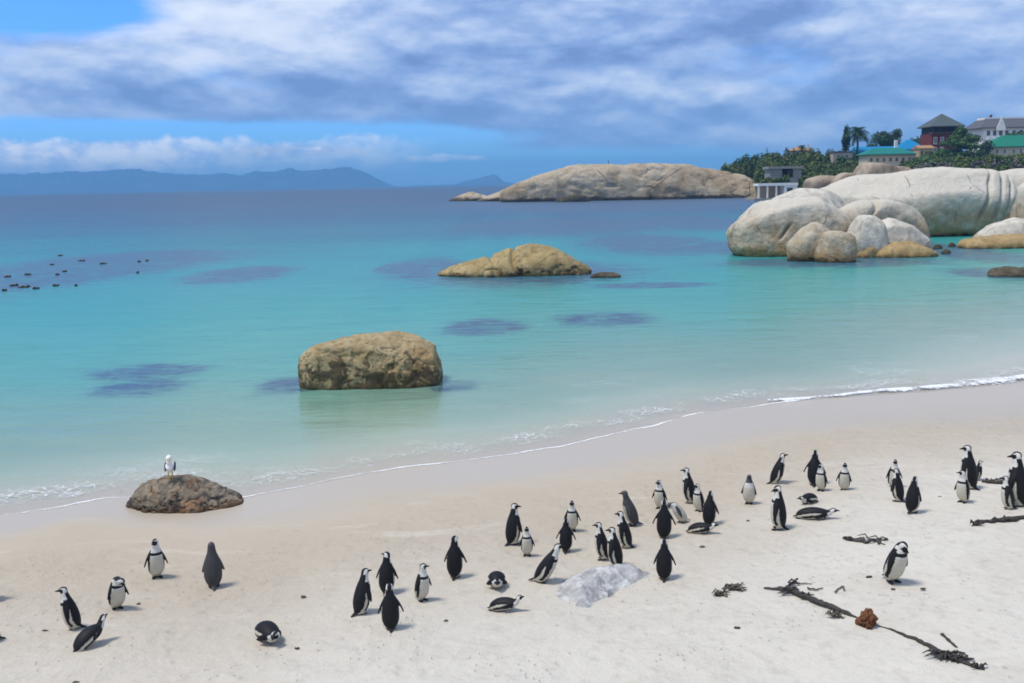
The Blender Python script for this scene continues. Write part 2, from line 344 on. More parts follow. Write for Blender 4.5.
def water_mat():
    m = bpy.data.materials.new('sea_water'); m.use_nodes = True; t = NT(m.node_tree)
    off = t.n('ShaderNodeAttribute', attribute_name='offshore').outputs['Fac']
    reef = t.n('ShaderNodeAttribute', attribute_name='reef').outputs['Fac']
    bar = t.n('ShaderNodeAttribute', attribute_name='sandbar').outputs['Fac']
    pos = t.n('ShaderNodeNewGeometry').outputs['Position']
    stretch = t.n('ShaderNodeVectorMath', {0: pos, 1: (0.45, 1.0, 1.0)}, operation='MULTIPLY').outputs[0]
    lg = t.m('LOGARITHM', t.m('MAXIMUM', off, 0.3), 10.0)      # log10 metres offshore: -0.5 .. 4
    wv = t.noise(stretch, 0.06, 5, 0.55, 0.3); lgw = t.m('ADD', lg, t.m('MULTIPLY', t.m('SUBTRACT', wv, 0.5), 0.30))
    f = t.m('DIVIDE', t.m('ADD', lgw, 0.5), 4.5)
    body = t.ramp(f, [(0.00, (0.52, 0.49, 0.39)), (0.20, (0.48, 0.49, 0.39)), (0.29, (0.27, 0.43, 0.325)), (0.36, (0.10, 0.33, 0.262)), (0.43, (0.035, 0.27, 0.245)), (0.50, (0.010, 0.215, 0.235)), (0.55, (0.006, 0.140, 0.19)),
                      (0.60, (0.010, 0.085, 0.155)), (0.68, (0.020, 0.060, 0.115)), (0.80, (0.014, 0.045, 0.088)), (1.0, (0.014, 0.045, 0.088))])
    opac = t.ramp(f, [(0.0, (0.05,)*3), (0.15, (0.14,)*3), (0.24, (0.32,)*3), (0.31, (0.66,)*3), (0.37, (0.92,)*3), (0.42, (1,)*3)])
    rp = t.noise(stretch, 1.0, 7, 0.72, 1.2); rp2 = t.noise(stretch, 0.22, 4, 0.6)
    rm = t.sm(t.m('ADD', reef, t.m('MULTIPLY', t.m('SUBTRACT', t.m('ADD', t.m('MULTIPLY', rp, 0.65), t.m('MULTIPLY', rp2, 0.45)), 0.55), 3.6)), -0.55, 0.50)
    rm = t.m('MULTIPLY', rm, t.sm(t.m('ADD', reef, t.m('MULTIPLY', t.m('SUBTRACT', rp, 0.5), 0.8)), 0.05, 0.60))
    rm = t.m('MULTIPLY', rm, t.sm(t.noise(stretch, 1.6, 8, 0.75, 1.0), 0.40, 0.58, 0.42, 1.12))
    body = t.mix(t.m('MULTIPLY', rm, 0.92), body, (0.045, 0.085, 0.150))
    bm = t.m('MULTIPLY', t.sm(t.m('ADD', bar, t.m('MULTIPLY', t.m('SUBTRACT', rp, 0.5), 1.2)), 0.3, 0.9), 0.42)
    body = t.mix(bm, body, (0.42, 0.44, 0.34))
    var = t.noise(stretch, 1.1, 7, 0.68, 0.3); body = t.mix(0.60, body, t.mix(var, (0.6, 0.65, 0.7), (1.35, 1.3, 1.25)), 'MULTIPLY')
    # ripples, damped in the shallows; longer swell further out
    w1 = t.noise(stretch, 2.4, 5, 0.6, 0.25); w2 = t.noise(stretch, 0.5, 4, 0.55, 0.2); w3 = t.noise(stretch, 0.09, 3, 0.5)
    dmp = t.sm(lg, 0.0, 1.5, 0.22, 1.0)
    hgt = t.m('ADD', t.m('MULTIPLY', w1, 0.045), t.m('ADD', t.m('MULTIPLY', t.m('MULTIPLY', w2, 0.16), dmp), t.m('MULTIPLY', t.m('MULTIPLY', w3, 0.55), t.sm(lg, 1.4, 2.4))))
    bp = t.n('ShaderNodeBump', {'Height': hgt, 'Distance': 1.0, 'Strength': t.m('MULTIPLY', dmp, 0.95)})
    fr = t.n('ShaderNodeFresnel', {'IOR': 1.33, 'Normal': bp}).outputs[0]
    fr = t.m('MINIMUM', t.m('MULTIPLY', fr, t.sm(lg, 0.0, 1.0, 0.45, 0.78)), t.sm(lg, 0.5, 2.4, 0.38, 0.25))
    gl = t.n('ShaderNodeBsdfGlossy', {'Color': (0.95, 0.97, 1.0), 'Roughness': t.sm(lg, 0.3, 2.4, 0.05, 0.28), 'Normal': bp})
    df = t.n('ShaderNodeBsdfDiffuse', {'Color': body, 'Normal': bp})
    tr = t.n('ShaderNodeBsdfTransparent', {'Color': t.ramp(f, [(0.0, (0.97, 0.98, 0.98)), (0.15, (0.90, 0.96, 0.95)), (0.3, (0.6, 0.9, 0.88)), (0.5, (0.3, 0.8, 0.8))])})
    bd = t.n('ShaderNodeMixShader', {0: opac, 1: tr.outputs[0], 2: df.outputs[0]})
    # drifting lace of foam in the swash
    lc = t.noise(stretch, 3.2, 7, 0.72, 1.2); ridge = t.m('ABSOLUTE', t.m('SUBTRACT', lc, 0.5))
    lace = t.m('MULTIPLY', t.sm(ridge, 0.018, 0.002), t.m('MULTIPLY', t.sm(t.noise(stretch, 0.5, 3, 0.5), 0.55, 0.68), t.sm(off, 7.5, 2.0)))
    sf = t.n('ShaderNodeMixShader', {0: fr, 1: bd.outputs[0], 2: gl.outputs[0]})
    wd = t.n('ShaderNodeBsdfDiffuse', {'Color': (0.75, 0.78, 0.78)})
    sf = t.n('ShaderNodeMixShader', {0: t.m('MULTIPLY', lace, 0.40), 1: sf.outputs[0], 2: wd.outputs[0]})
    t.n('ShaderNodeOutputMaterial', {'Surface': sf.outputs[0]}); return m

# ------------------------------------------------------------------ beach and sea bed
ys = np.concatenate([np.linspace(-14, 7.5, 44), np.linspace(7.6, 30, 300), np.geomspace(30.3, 150, 90)])
xs = np.concatenate([np.linspace(-60, -16, 40), np.linspace(-15.8, 18, 340), np.linspace(18.3, 130, 80)])
X, Y = np.meshgrid(xs, ys); xf, yf = X.ravel(), Y.ravel()
Z = terr(xf, yf); D = inland(xf, yf)
rel = fbm(np.stack([xf*0.55, yf*0.55, xf*0], 1), 3)*0.055 + fbm(np.stack([xf*1.9, yf*1.9, xf*0+4], 1), 3)*0.020
Z = Z + rel*sstep(D, 1.3, 5.0)
me = fastmesh('beach', np.stack([xf, yf, Z], 1), grid(len(ys), len(xs))); fattr(me, 'inland', D)
fattr(me, 'wetness', D/np.interp(xf, [-8, 0, 5, 12], [1.9, 2.4, 3.6, 5.2]))
tag(link('beach', me, sand_mat()), kind='structure')

# ------------------------------------------------------------------ sea
nr, nc = 560, 340
yr = np.geomspace(9.0, 9000, nr); u = np.linspace(-1, 1, nc)
Yg = np.repeat(yr[:, None], nc, 1); Xg = u[None, :]*(yr[:, None]*0.85+14)
xf, yf = Xg.ravel(), Yg.ravel(); off = -inland(xf, yf)
off = np.where(yf > 60, np.minimum(off, yf*1.0), off); off = np.maximum(off, 0.2*0 + off)
nearsh = np.clip(np.minimum(off, yf-10), 0, None)
def blob(px, py, rx, ry, soft=1.0):             # a patch of sea bed seen at a pixel, its radii given in pixels there
    c = on_z(px, py); e = on_z(px+rx, py)[0]-c[0]; f2 = (on_z(px, py-ry)[1]-on_z(px, py+ry)[1])/2
    return np.exp(-((((xf-c[0])/e)**2 + ((yf-c[1])/f2)**2)**1.0)*soft)
reef = np.zeros_like(xf)
for b in [(60,271,95,17), (120,262,95,12), (40,277,60,11), (150,256,55,6), (240,274,45,8), (10,285,45,6), (147,372,50,8), (140,388,42,7), (180,369,28,4), (483,327,42,8),
          (605,319,46,7), (288,386,28,8), (455,386,22,5), (425,268,40,10), (520,272,110,12), (650,285,60,3), (650,243,70,10), (720,247,60,7),
          (690,222,60,7), (560,225,120,8), (1000,273,50,6), (940,250,50,12), (830,262,120,5), (600,203,190,6), (390,268,14,5)]:
    reef = np.maximum(reef, blob(*b))
bar = np.maximum(blob(600, 380, 85, 12), blob(780, 396, 90, 9)*0.8)
# let the sea's colour bands shift: deep blue comes closer in front of the island and at far left
offc = off*(1 + 0.5*sstep(xf/np.maximum(yf, 1), 0.0, 0.25)*sstep(yf, 90, 160)) 
offc = offc*(1-0.35*sstep(xf, 8, 14)*sstep(yf, 60, 30))
Zs = 0.012*fbm(np.stack([xf*0.5, yf*0.9, xf*0], 1), 3)*sstep(off, 0.5, 6) 
me = fastmesh('sea', np.stack([xf, yf, Zs], 1), grid(nr, nc)); fattr(me, 'offshore', np.maximum(offc, 0)); fattr(me, 'reef', reef); fattr(me, 'sandbar', bar)
tag(link('sea', me, water_mat()), kind='structure')

# ------------------------------------------------------------------ foam edges
foam_m = bpy.data.materials.new('foam'); foam_m.use_nodes = True; t = NT(foam_m.node_tree)
pos = t.n('ShaderNodeNewGeometry').outputs['Position']; fa = t.n('ShaderNodeAttribute', attribute_name='edge').outputs['Fac']
nz = t.noise(pos, 9, 5, 0.7, 0.4); nz2 = t.noise(pos, 1.1, 3, 0.5)
al = t.m('MULTIPLY', t.sm(t.m('ADD', fa, t.m('MULTIPLY', t.m('SUBTRACT', t.m('ADD', nz, t.m('MULTIPLY', nz2, 1.1)), 1.05), 3.0)), 0.30, 1.0), 0.85)
df = t.n('ShaderNodeBsdfDiffuse', {'Color': (0.80, 0.82, 0.83)}); tr = t.n('ShaderNodeBsdfTransparent')
ms = t.n('ShaderNodeMixShader', {0: al, 1: tr.outputs[0], 2: df.outputs[0]}); t.n('ShaderNodeOutputMaterial', {'Surface': ms.outputs[0]})
def foam(x0, x1, wfun, offset, zr, nn=900, seed=0):
    xs_ = np.linspace(x0, x1, nn); V_ = []; E_ = []
    wig = fbm(np.stack([xs_*1.3, xs_*0+seed, xs_*0], 1), 3)*0.16 + fbm(np.stack([xs_*0.45, xs_*0+seed+3, xs_*0], 1), 2)*0.30
    ph = fbm(np.stack([xs_*0.5, xs_*0+seed+9, xs_*0], 1), 2)
    for i, x in enumerate(xs_):
        s = float(shore_y(x+0.15)-shore_y(x-0.15))/0.3; nx, ny = -s, 1.0; l = math.hypot(nx, ny); nx /= l; ny /= l
        y = float(shore_y(x)) + offset + wig[i]; wd = wfun(x)*(1+0.9*ph[i])
        for k in range(5):
            q = k/4; dist = (q-0.25)*wd; h = zr*math.sin(math.pi*min(1, q*1.0))
            xx, yy = x+nx*dist, y+ny*dist
            V_.append((xx, yy, max(0.0, float(terr(xx, yy))) + 0.006 + h)); E_.append(math.sin(math.pi*q)**0.7)
    me = fastmesh('foam', V_, grid(nn, 5)); fattr(me, 'edge', E_); return me
xb = on_z(860, 396)[0]
o = link('foam', foam(-16, xb-1.5, lambda x: 0.085+0.03*math.sin(x*2), -0.05, 0.005), foam_m)
tag(o, 'thin white line of foam where the swash stops on the sand', 'foam', kind='stuff')
lace_m = foam_m.copy(); lace_m.name = 'foam_lace'; t = NT.__new__(NT); t.nt = lace_m.node_tree; t.nt.nodes.clear()
pos = t.n('ShaderNodeNewGeometry').outputs['Position']; fa = t.n('ShaderNodeAttribute', attribute_name='edge').outputs['Fac']
v1 = t.n('ShaderNodeTexVoronoi', {'Vector': t.n('ShaderNodeVectorMath', {0: pos, 1: t.n('ShaderNodeVectorMath', {0: t.n('ShaderNodeTexNoise', {'Vector': pos, 'Scale': 2.5, 'Detail': 4}).outputs['Color'], 1: (0.5,)*3}, operation='MULTIPLY').outputs[0]}, operation='ADD').outputs[0], 'Scale': 5.0}, feature='DISTANCE_TO_EDGE').outputs[0]
al = t.m('MULTIPLY', t.sm(v1, 0.10, 0.01), t.sm(t.m('MULTIPLY', fa, t.noise(pos, 0.8, 4, 0.6)), 0.36, 0.62))
ms = t.n('ShaderNodeMixShader', {0: t.m('MULTIPLY', al, 0.55), 1: t.n('ShaderNodeBsdfTransparent').outputs[0], 2: t.n('ShaderNodeBsdfDiffuse', {'Color': (0.8, 0.82, 0.83)}).outputs[0]}); t.n('ShaderNodeOutputMaterial', {'Surface': ms.outputs[0]})
o = link('foam_lace', foam(-16, 22, lambda x: 2.2, 0.55, 0.0, seed=11), lace_m)
tag(o, 'broken lace of foam drifting just off the swash line', 'foam', kind='stuff')
o = link('foam', foam(xb-2.5, 22, lambda x: 0.22+0.45*float(sstep(x, xb-1, xb+2)), 0.25, 0.05, seed=5), foam_m)
tag(o, 'small breaking wave foaming white against the wet sand at the right', 'foam', kind='stuff')

# ------------------------------------------------------------------ rocks
def rock_mesh(name, a, b, h, below, sub=6, p=2.4, amp=0.1, freq=0.6, seed=0, prof=None, cz=0.0, cracks=(), ridg=0.0, fprof=None, under=0.0, facets=9, fd=(0.80, 0.97)):
    bm = bmesh.new(); bmesh.ops.create_icosphere(bm, subdivisions=sub, radius=1.0)
    me = bpy.data.meshes.new(name); bm.to_mesh(me); bm.free()
    v = np.empty(len(me.vertices)*3); me.vertices.foreach_get('co', v); v = v.reshape(-1, 3)
    r = 1/((np.abs(v)**p).sum(1))**(1/p); v = v*r[:, None]
    fr_ = np.random.default_rng(seed*13+5)                  # planes of jointing knock the lump into blunt facets
    for _ in range(facets):
        nn_ = fr_.normal(size=3); nn_[2] = abs(nn_[2])*0.9 - 0.15; nn_ /= np.linalg.norm(nn_)
        ex = v@nn_ - fr_.uniform(*fd)*(1.0+0.10*(abs(nn_) > 0.4).sum()*0.5); q_ = 0.035
        v = v - np.outer(q_*np.log1p(np.exp(np.clip(ex/q_, -40, 40))), nn_)
    if facets: v = v/np.array([np.abs(v[:, 0]).max(), np.abs(v[:, 1]).max(), v[:, 2].max()])
    zs = np.where(v[:, 2] > 0, (h-cz)*v[:, 2], (cz+below)*v[:, 2])
    if prof:
        pr = np.interp(v[:, 0], [q[0] for q in prof], [q[1] for q in prof]); k = 9
        zs = np.where(v[:, 2] > 0, zs*pr, zs)
    P = np.stack([a*v[:, 0], b*v[:, 1], cz+zs], 1)
    if under: P[:, 0] = np.where(P[:, 0] > 0, P[:, 0]*(1-under*np.clip(1-P[:, 2]/(h*0.92), 0, 1.2)), P[:, 0])
    if fprof: P[:, 1] += np.interp(v[:, 2], [q[0] for q in fprof], [q[1] for q in fprof])*b
    N = np.stack([v[:, 0]/a, v[:, 1]/b, v[:, 2]/max(h, 0.01)], 1); N /= np.linalg.norm(N, axis=1)[:, None]
    d = fbm(P*freq + seed*3.7, 5, 0.5)*amp
    if ridg: d = d - ridg*(1-np.abs(fbm(P*freq*1.7+seed+50, 4, 0.55))*3.2).clip(0, 1)**3
    for (c, nrm, wd, dep, mask) in cracks:
        nrm = np.array(nrm, float); nrm /= np.linalg.norm(nrm)
        dist = (P-np.array(c)) @ nrm + fbm(P*0.5+seed, 3)*wd*1.6
        e = np.exp(-(dist/wd)**2)*dep
        if mask is not None: e = e*mask(P)
        d = d - e
    P = P + N*d[:, None]
    me.vertices.foreach_set('co', P.ravel()); me.polygons.foreach_set('use_smooth', [True]*len(me.polygons)); me.update()
    return me
GREY1, GREY2 = (0.42, 0.385, 0.33), (0.54, 0.50, 0.44)
m_pale = rock_mat('pale_granite', (0.335, 0.265, 0.170), (0.49, 0.425, 0.315), (0.31, 0.225, 0.12), (0.31, 0.20, 0.08), 1.2, 0.9, 0.75, bump=0.20, top=((0.60, 0.56, 0.475), 1.6, 4.2))
m_white = rock_mat('whitened_granite', (0.45, 0.415, 0.34), (0.61, 0.57, 0.485), (0.38, 0.33, 0.25), (0.30, 0.20, 0.085), 0.9, 0.5, 0.8, bump=0.12)
m_yellow = rock_mat('algae_stained_granite', (0.30, 0.205, 0.09), (0.40, 0.29, 0.14), (0.27, 0.17, 0.065), (0.17, 0.11, 0.04), 0.35, 0.3, 0.8, bump=0.08)
m_island = rock_mat('island_granite', (0.37, 0.295, 0.19), (0.48, 0.405, 0.295), (0.28, 0.20, 0.115), (0.045, 0.035, 0.025), 1.5, 0.9, 0.16, bump=0.8)
m_cube = rock_mat('pitted_brown_granite', (0.29, 0.215, 0.105), (0.40, 0.32, 0.185), (0.30, 0.18, 0.07), (0.12, 0.085, 0.035), 0.22, 0.2, 1.6, dark=((0.045, 0.034, 0.020), 0.3, 1.35), bump=0.05)
m_low = rock_mat('golden_granite', (0.28, 0.205, 0.085), (0.41, 0.315, 0.155), (0.20, 0.15, 0.075), (0.13, 0.09, 0.04), 0.35, 0.3, 0.9, dark=((0.06, 0.045, 0.025), -0.5, 1.2), bump=0.09)
m_shore = rock_mat('mossy_shore_rock', (0.125, 0.105, 0.08), (0.26, 0.215, 0.155), (0.33, 0.15, 0.055), (0.13, 0.065, 0.02), 0.12, 0.1, 2.6, dark=((0.03, 0.03, 0.028), -0.4, 1.0), bump=0.03)
m_flat = rock_mat('guano_whitened_rock', (0.30, 0.295, 0.285), (0.56, 0.55, 0.53), (0.30, 0.30, 0.29), (0.4, 0.39, 0.36), -2, 0.1, 3.4, bump=0.03)
m_brownb = rock_mat('brown_hill_granite', (0.29, 0.225, 0.165), (0.40, 0.325, 0.25), (0.25, 0.185, 0.10), (0.1, 0.1, 0.1), -9, 0.5, 0.25, bump=0.25)
m_reef = rock_mat('dark_reef', (0.05, 0.042, 0.028), (0.12, 0.10, 0.06), (0.04, 0.035, 0.03), (0.03, 0.03, 0.02), 0.1, 0.1, 1.4, bump=0.06)

def rock_px(name, x0, x1, yt, yb, mat, label, cat='rock', dr=0.7, z0=0.0, Yf=None, group=None, below=None, rot=0.0, **kw):
    Yfr = on_z((x0+x1)/2, yb, z0)[1] if Yf is None else Yf
    sc = Yfr/F; a = (x1-x0)/2*sc; b = a*dr
    for _ in range(3):
        Yc = Yfr + b; L = at(x0, yb, Yc); Rr = at(x1, yb, Yc); a = (Rr[0]-L[0])/2; b = a*dr
    Yc = Yfr+b; cx = (L[0]+Rr[0])/2; top = at((x0+x1)/2, yt, Yc)[2]; h = top - z0
    bl = below if below is not None else 0.35*h+0.4
    o = link(name, rock_mesh(name, a, b, h, bl, **kw), mat, loc=(cx, Yc, z0)); o.rotation_euler[2] = rot
    tag(o, label, cat, group); return o

# middle water rocks
rock_px('boulder', 303, 448, 334, 390, m_cube, 'blocky flat-topped brown boulder with dark pits standing in the shallows', dr=0.62, p=3.4, amp=0.20, freq=0.7, fd=(0.84, 1.0), facets=12, seed=3, sub=7, cz=0.45, ridg=0.07,
        prof=[(-1, .74), (-.7, .90), (-.3, .96), (.3, .97), (.62, .90), (.85, .74), (1, .66)])
rock_px('rock', 438, 597, 245, 277, m_low, 'low golden wedge-shaped rock rising from the turquoise bay', dr=0.42, p=2.2, amp=0.28, freq=0.33, seed=8, sub=7, ridg=0.12,
        prof=[(-1, .45), (-.6, .55), (-.2, .82), (.15, 1.02), (.45, 1.0), (.7, .82), (1, .5)],
        cracks=[((0.6, 0, 0), (1, -.2, .55), .18, .35, None), ((-1.2, 0, 0), (1, .1, .4), .15, .2, None)])
g1 = ground(180, 514)
rock_px('shore_rock', 124, 243, 477, 514, m_shore, 'dark mossy rock with orange flanks at the water line, a gull on top', dr=0.62, z0=float(g1[2]), Yf=float(g1[1]), p=2.2, amp=0.13, freq=1.5, seed=12, sub=7, below=0.3, ridg=0.06,
        prof=[(-1, .55), (-.72, .85), (-.35, 1.05), (.05, 1.0), (.35, .78), (.7, .58), (1, .4)])
# island
rock_px('rock_island', 500, 772, 163, 200, m_island, 'long whaleback of bare pinkish granite closing the bay', 'island', dr=0.30, p=3.6, amp=1.5, freq=0.05, seed=21, sub=7, below=3, ridg=0.6, cz=1.5,
        prof=[(-1, .50), (-.88, .74), (-.72, .90), (-.5, 1.0), (-.1, .97), (.3, .94), (.65, .86), (.85, .80), (1, .70)])
rock_px('shore_rock', 476, 560, 181, 201, m_island, 'sloping toe of pale granite at the left foot of the island', 'rock', dr=0.45, p=2.0, amp=1.0, freq=0.1, seed=22, sub=6, below=3, prof=[(-1, .25), (-.5, .55), (0, .8), (.5, 1.0), (1, 1)])
rock_px('shore_rock', 449, 492, 191, 201, m_island, 'small humped rock at the far left tip of the island', 'rock', dr=0.5, p=2.0, amp=0.8, freq=0.14, seed=23, sub=6, below=3, prof=[(-1, .3), (-.3, .8), (0.1, 1.0), (.5, .7), (1, .6)])
rock_px('shore_rock', 556, 590, 194, 202, m_reef, 'low dark weed-covered rock at the middle foot of the island', 'rock', dr=0.4, p=2.0, amp=0.8, freq=0.2, seed=24, sub=5, below=3)

# right-hand boulder group
upm = lambda zz: (lambda P: sstep(P[:, 2], zz-0.3, zz+0.3))
G = 'boulders at the right side of the bay'
def grv(c, d, w_=0.15): return (c, d, w_, 0.50, lambda P: sstep(P[:, 0], 2.0, 4.0)*sstep(-P[:, 1], -3.0, 0.0)*sstep(P[:, 2], 0.6, 2.4))
rock_px('boulder', 792, 1022, 170, 234, m_pale, 'huge pale whaleback boulder with dark vertical grooves in its right end', 'boulder', group=G, dr=0.42, p=3.3, amp=0.7, freq=0.15, fd=(0.86, 1.02), seed=31, sub=7, cz=2.8, below=0.6, Yf=92, under=0.30,
        prof=[(-1, .50), (-.75, .68), (-.4, .86), (0, .97), (.4, 1.02), (.75, 1.0), (1, .93)],
        cracks=[grv((5.6, 0, 3), (1, 0, -.42)), grv((7.0, 0, 3), (1, 0, -.40)), grv((8.2, 0, 3), (1, 0, -.38)), grv((9.3, 0, 3), (1, 0, -.36), .2)])
rock_px('boulder', 752, 850, 190, 232, m_white, 'white rounded boulder end showing behind the big front boulder', 'boulder', group=G, dr=0.7, p=2.9, amp=0.5, freq=0.2, seed=32, sub=6, cz=1.2, Yf=84, prof=[(-1, .6), (-.5, .85), (0, 1), (1, 1)])
rock_px('boulder', 826, 925, 200, 240, m_pale, 'long grey slab boulder between the front boulder and the whaleback', 'boulder', group=G, dr=0.6, p=3.8, amp=0.45, freq=0.3, seed=33, sub=6, cz=1.0, Yf=75,
        prof=[(-1, 1), (0, 1), (1, .92)], cracks=[((-2.4, 0, 2), (1, .3, -.8), .12, .4, None)])
rock_px('boulder', 727, 850, 198, 257, m_pale, 'big pale humped boulder at the front left of the group with cream streaks', 'boulder', group=G, dr=0.62, p=2.8, amp=0.6, freq=0.26, seed=34, sub=7, cz=1.35, below=1.0,
        prof=[(-1, .55), (-.8, .74), (-.5, .90), (-.1, 1.0), (.4, 1.04), (1, .92)], cracks=[((-1.2, 0, 1.5), (1, 0, -.7), .10, .35, lambda P: sstep(np.abs(P[:, 2]-1.8), 0.7, 0.3))])
rock_px('boulder', 784, 834, 222, 262, m_pale, 'egg-shaped boulder leaning on the front of the big humped one', 'boulder', group=G, dr=0.8, p=2.2, amp=0.35, freq=0.4, seed=35, sub=6, cz=0.9, below=0.8, prof=[(-1, .55), (-.3, .9), (.3, 1.05), (1, 1.0)])
rock_px('boulder', 815, 857, 231, 263, m_pale, 'small smooth boulder right of the egg-shaped one', 'boulder', group=G, dr=0.8, p=2.6, amp=0.2, freq=0.5, seed=36, sub=6, cz=0.9, below=0.7)
rock_px('boulder', 846, 886, 215, 254, m_white, 'left half of a cracked white boulder on yellow rock', 'boulder', group=G, dr=0.8, p=2.9, amp=0.22, freq=0.5, seed=37, sub=6, cz=0.7, below=0.4, Yf=70, prof=[(-1, .8), (-.4, 1), (.6, 1.02), (1, .95)])
rock_px('boulder', 868, 929, 216, 250, m_white, 'right half of a cracked white boulder with a sloping top', 'boulder', group=G, dr=0.7, p=3.0, amp=0.25, freq=0.5, seed=38, sub=6, cz=0.6, below=0.4, Yf=71, prof=[(-1, .95), (-.4, 1.0), (.2, .80), (.7, .52), (1, .40)])
rock_px('rock', 852, 880, 243, 258, m_yellow, 'low yellow algae-stained rock under the left cracked boulder', 'rock', group=G, dr=0.7, p=2.2, amp=0.2, freq=0.6, seed=39, sub=6)
rock_px('rock', 870, 937, 240, 258, m_yellow, 'low yellow algae-stained rock under the right cracked boulder', 'rock', group=G, dr=0.6, p=2.2, amp=0.25, freq=0.6, seed=40, sub=6, prof=[(-1, 1), (0.3, .9), (1, .5)])
rock_px('boulder', 972, 1052, 218, 243, m_white, 'low white boulder right of the grooved whaleback near the frame edge', 'boulder', group=G, dr=0.6, p=2.2, amp=0.25, freq=0.5, seed=41, sub=6, Yf=80, prof=[(-1, .55), (-.5, .85), (0, 1), (1, .9)])
rock_px('rock', 960, 1070, 234, 246, m_yellow, 'flat orange-yellow rock shelf under the low white boulder', 'rock', group=G, dr=0.45, p=2.6, amp=0.2, freq=0.6, seed=42, sub=6, Yf=76)
rock_px('boulder', 1008, 1130, 175, 236, m_pale, 'pale boulder behind the whaleback cut by the right frame edge', 'boulder', group=G, dr=0.6, p=2.4, amp=0.6, freq=0.2, seed=43, sub=6, cz=2.0, Yf=104)
rock_px('boulder', 960, 1110, 168, 220, m_pale, 'rear pale boulder whose top shows over the right end of the whaleback', 'boulder', group=G, dr=0.4, p=2.4, amp=0.6, freq=0.2, seed=44, sub=6, cz=2.0, Yf=112)
rock_px('rock', 985, 1060, 266, 277, m_reef, 'dark weedy rock awash at the right frame edge', 'rock', dr=0.5, p=2.0, amp=0.25, freq=0.7, seed=45, sub=6)
for i, (x, y, s, lb) in enumerate([(938, 247, 5, 'small dark wet rock in the gap right of the yellow rock'), (946, 252, 5, 'lowest small dark wet rock in the gap between the yellow rocks'), (952, 245, 4, 'small dark wet rock nearest the orange shelf'), (606, 276, 16, 'dark weed-covered rock awash at the right end of the golden rock')]):
    rock_px('wet_rock', x-s, x+s, y-2-s*.15, y+2, m_reef, lb, 'rock', dr=0.5, p=2.0, amp=0.1, freq=1, seed=60+i, sub=4)
# brown boulders on the slope behind
for i, (x0, x1, yt, yb, Y_, lb) in enumerate([(803, 845, 175, 196, 190, 'leftmost brown boulder on the slope above the whaleback'), (832, 868, 172, 196, 185, 'brown boulder second from the left on the slope'),
                                 (855, 898, 163, 192, 180, 'tall square brown boulder below the cream building'), (888, 914, 165, 190, 186, 'small brown boulder right of the tall square one'),
                                 (906, 944, 168, 188, 190, 'low brown boulder beneath the scrub on the slope')]):
    Yc = Y_; z0 = at((x0+x1)/2, yb, Yc)[2]
    rock_px('slope_boulder', x0, x1, yt, yb, m_brownb, lb, 'boulder', z0=float(z0), Yf=Yc, dr=0.7, p=2.7 if i != 2 else 3.6, amp=0.9, freq=0.14, seed=70+i, sub=5, cz=1.0, group='brown boulders on the slope')

# gull rock plus the flat guano rock in the sand
def flat_rock():
    outline = [(551, 590), (562, 578), (585, 570), (615, 566), (640, 567), (652, 573), (655, 578), (640, 583), (622, 590), (606, 600), (592, 608), (580, 609), (566, 604), (556, 599)]
    pts = np.array([ground(*q)[:2] for q in outline]); lo, hi = pts.min(0)-0.1, pts.max(0)+0.1
    m_ = 130; gx, gy = np.meshgrid(np.linspace(lo[0], hi[0], m_), np.linspace(lo[1], hi[1], m_)); P = np.stack([gx.ravel(), gy.ravel()], 1)
    # signed distance to the outline
    dmin = np.full(len(P), 9.0); ins = np.zeros(len(P), bool); k = len(pts)
    for i in range(k):
        a, b = pts[i], pts[(i+1) % k]; ab = b-a; tt = np.clip(((P-a)@ab)/(ab@ab), 0, 1); dmin = np.minimum(dmin, np.linalg.norm(P-a-tt[:, None]*ab, axis=1))
        c = ((a[1] > P[:, 1]) != (b[1] > P[:, 1])); xi = (b[0]-a[0])*(P[:, 1]-a[1])/((b[1]-a[1])+1e-9)+a[0]; ins ^= c & (P[:, 0] < xi)
    sdv = np.where(ins, dmin, -dmin) + 0.05*fbm(np.stack([P[:, 0]*3, P[:, 1]*3, P[:, 0]*0], 1), 4)
    h = 0.18*sstep(sdv, 0.0, 0.45)**0.6 - 0.08*(sdv < 0) + 0.075*fbm(np.stack([P[:, 0]*5.5, P[:, 1]*5.5, P[:, 0]*0+3], 1), 5, 0.65)*sstep(sdv, 0, 0.1)
    z = terr(P[:, 0], P[:, 1]) - 0.02 + h
    c0 = pts.mean(0); zc = float(terr(c0[0], c0[1]))
    o = link('flat_rock', fastmesh('flat_rock', np.stack([P[:, 0]-c0[0], P[:, 1]-c0[1], z-zc], 1), grid(m_, m_)), m_flat, loc=(c0[0], c0[1], zc))
    tag(o, 'low whitish-grey rough rock lying in the sand beside the penguins', 'rock')
flat_rock()

# ------------------------------------------------------------------ headland
cyl_ = [(60, 60), (90, 50), (110, 46), (150, 47), (180, 52), (230, 66), (258, 74), (275, 76), (295, 74), (320, 74), (360, 74), (420, 90), (520, 150), (700, 300)]
def headz(x, y):
    sc_ = np.ndim(x) == 0; x = np.atleast_1d(np.asarray(x, float)); y = np.atleast_1d(np.asarray(y, float)); r_ = _headz(x, y); return float(r_[0]) if sc_ else r_
def _headz(x, y):
    tt = x - np.interp(y, [c[0] for c in cyl_], [c[1] for c in cyl_]) + 6*fbm(np.stack([x*0.03, y*0.03, x*0], 1), 3)
    h = 10.6*(1-np.exp(-np.clip(tt, 0, None)/26)) ; h = h*(0.30+0.70*sstep(y, 130, 300)) + np.minimum(tt, 0)*0.3
    h = h*(1-0.3*sstep(y, 380, 600))
    return h + 0.9*fbm(np.stack([x*0.07, y*0.07, x*0+2], 1), 4)*sstep(tt, 0, 8)
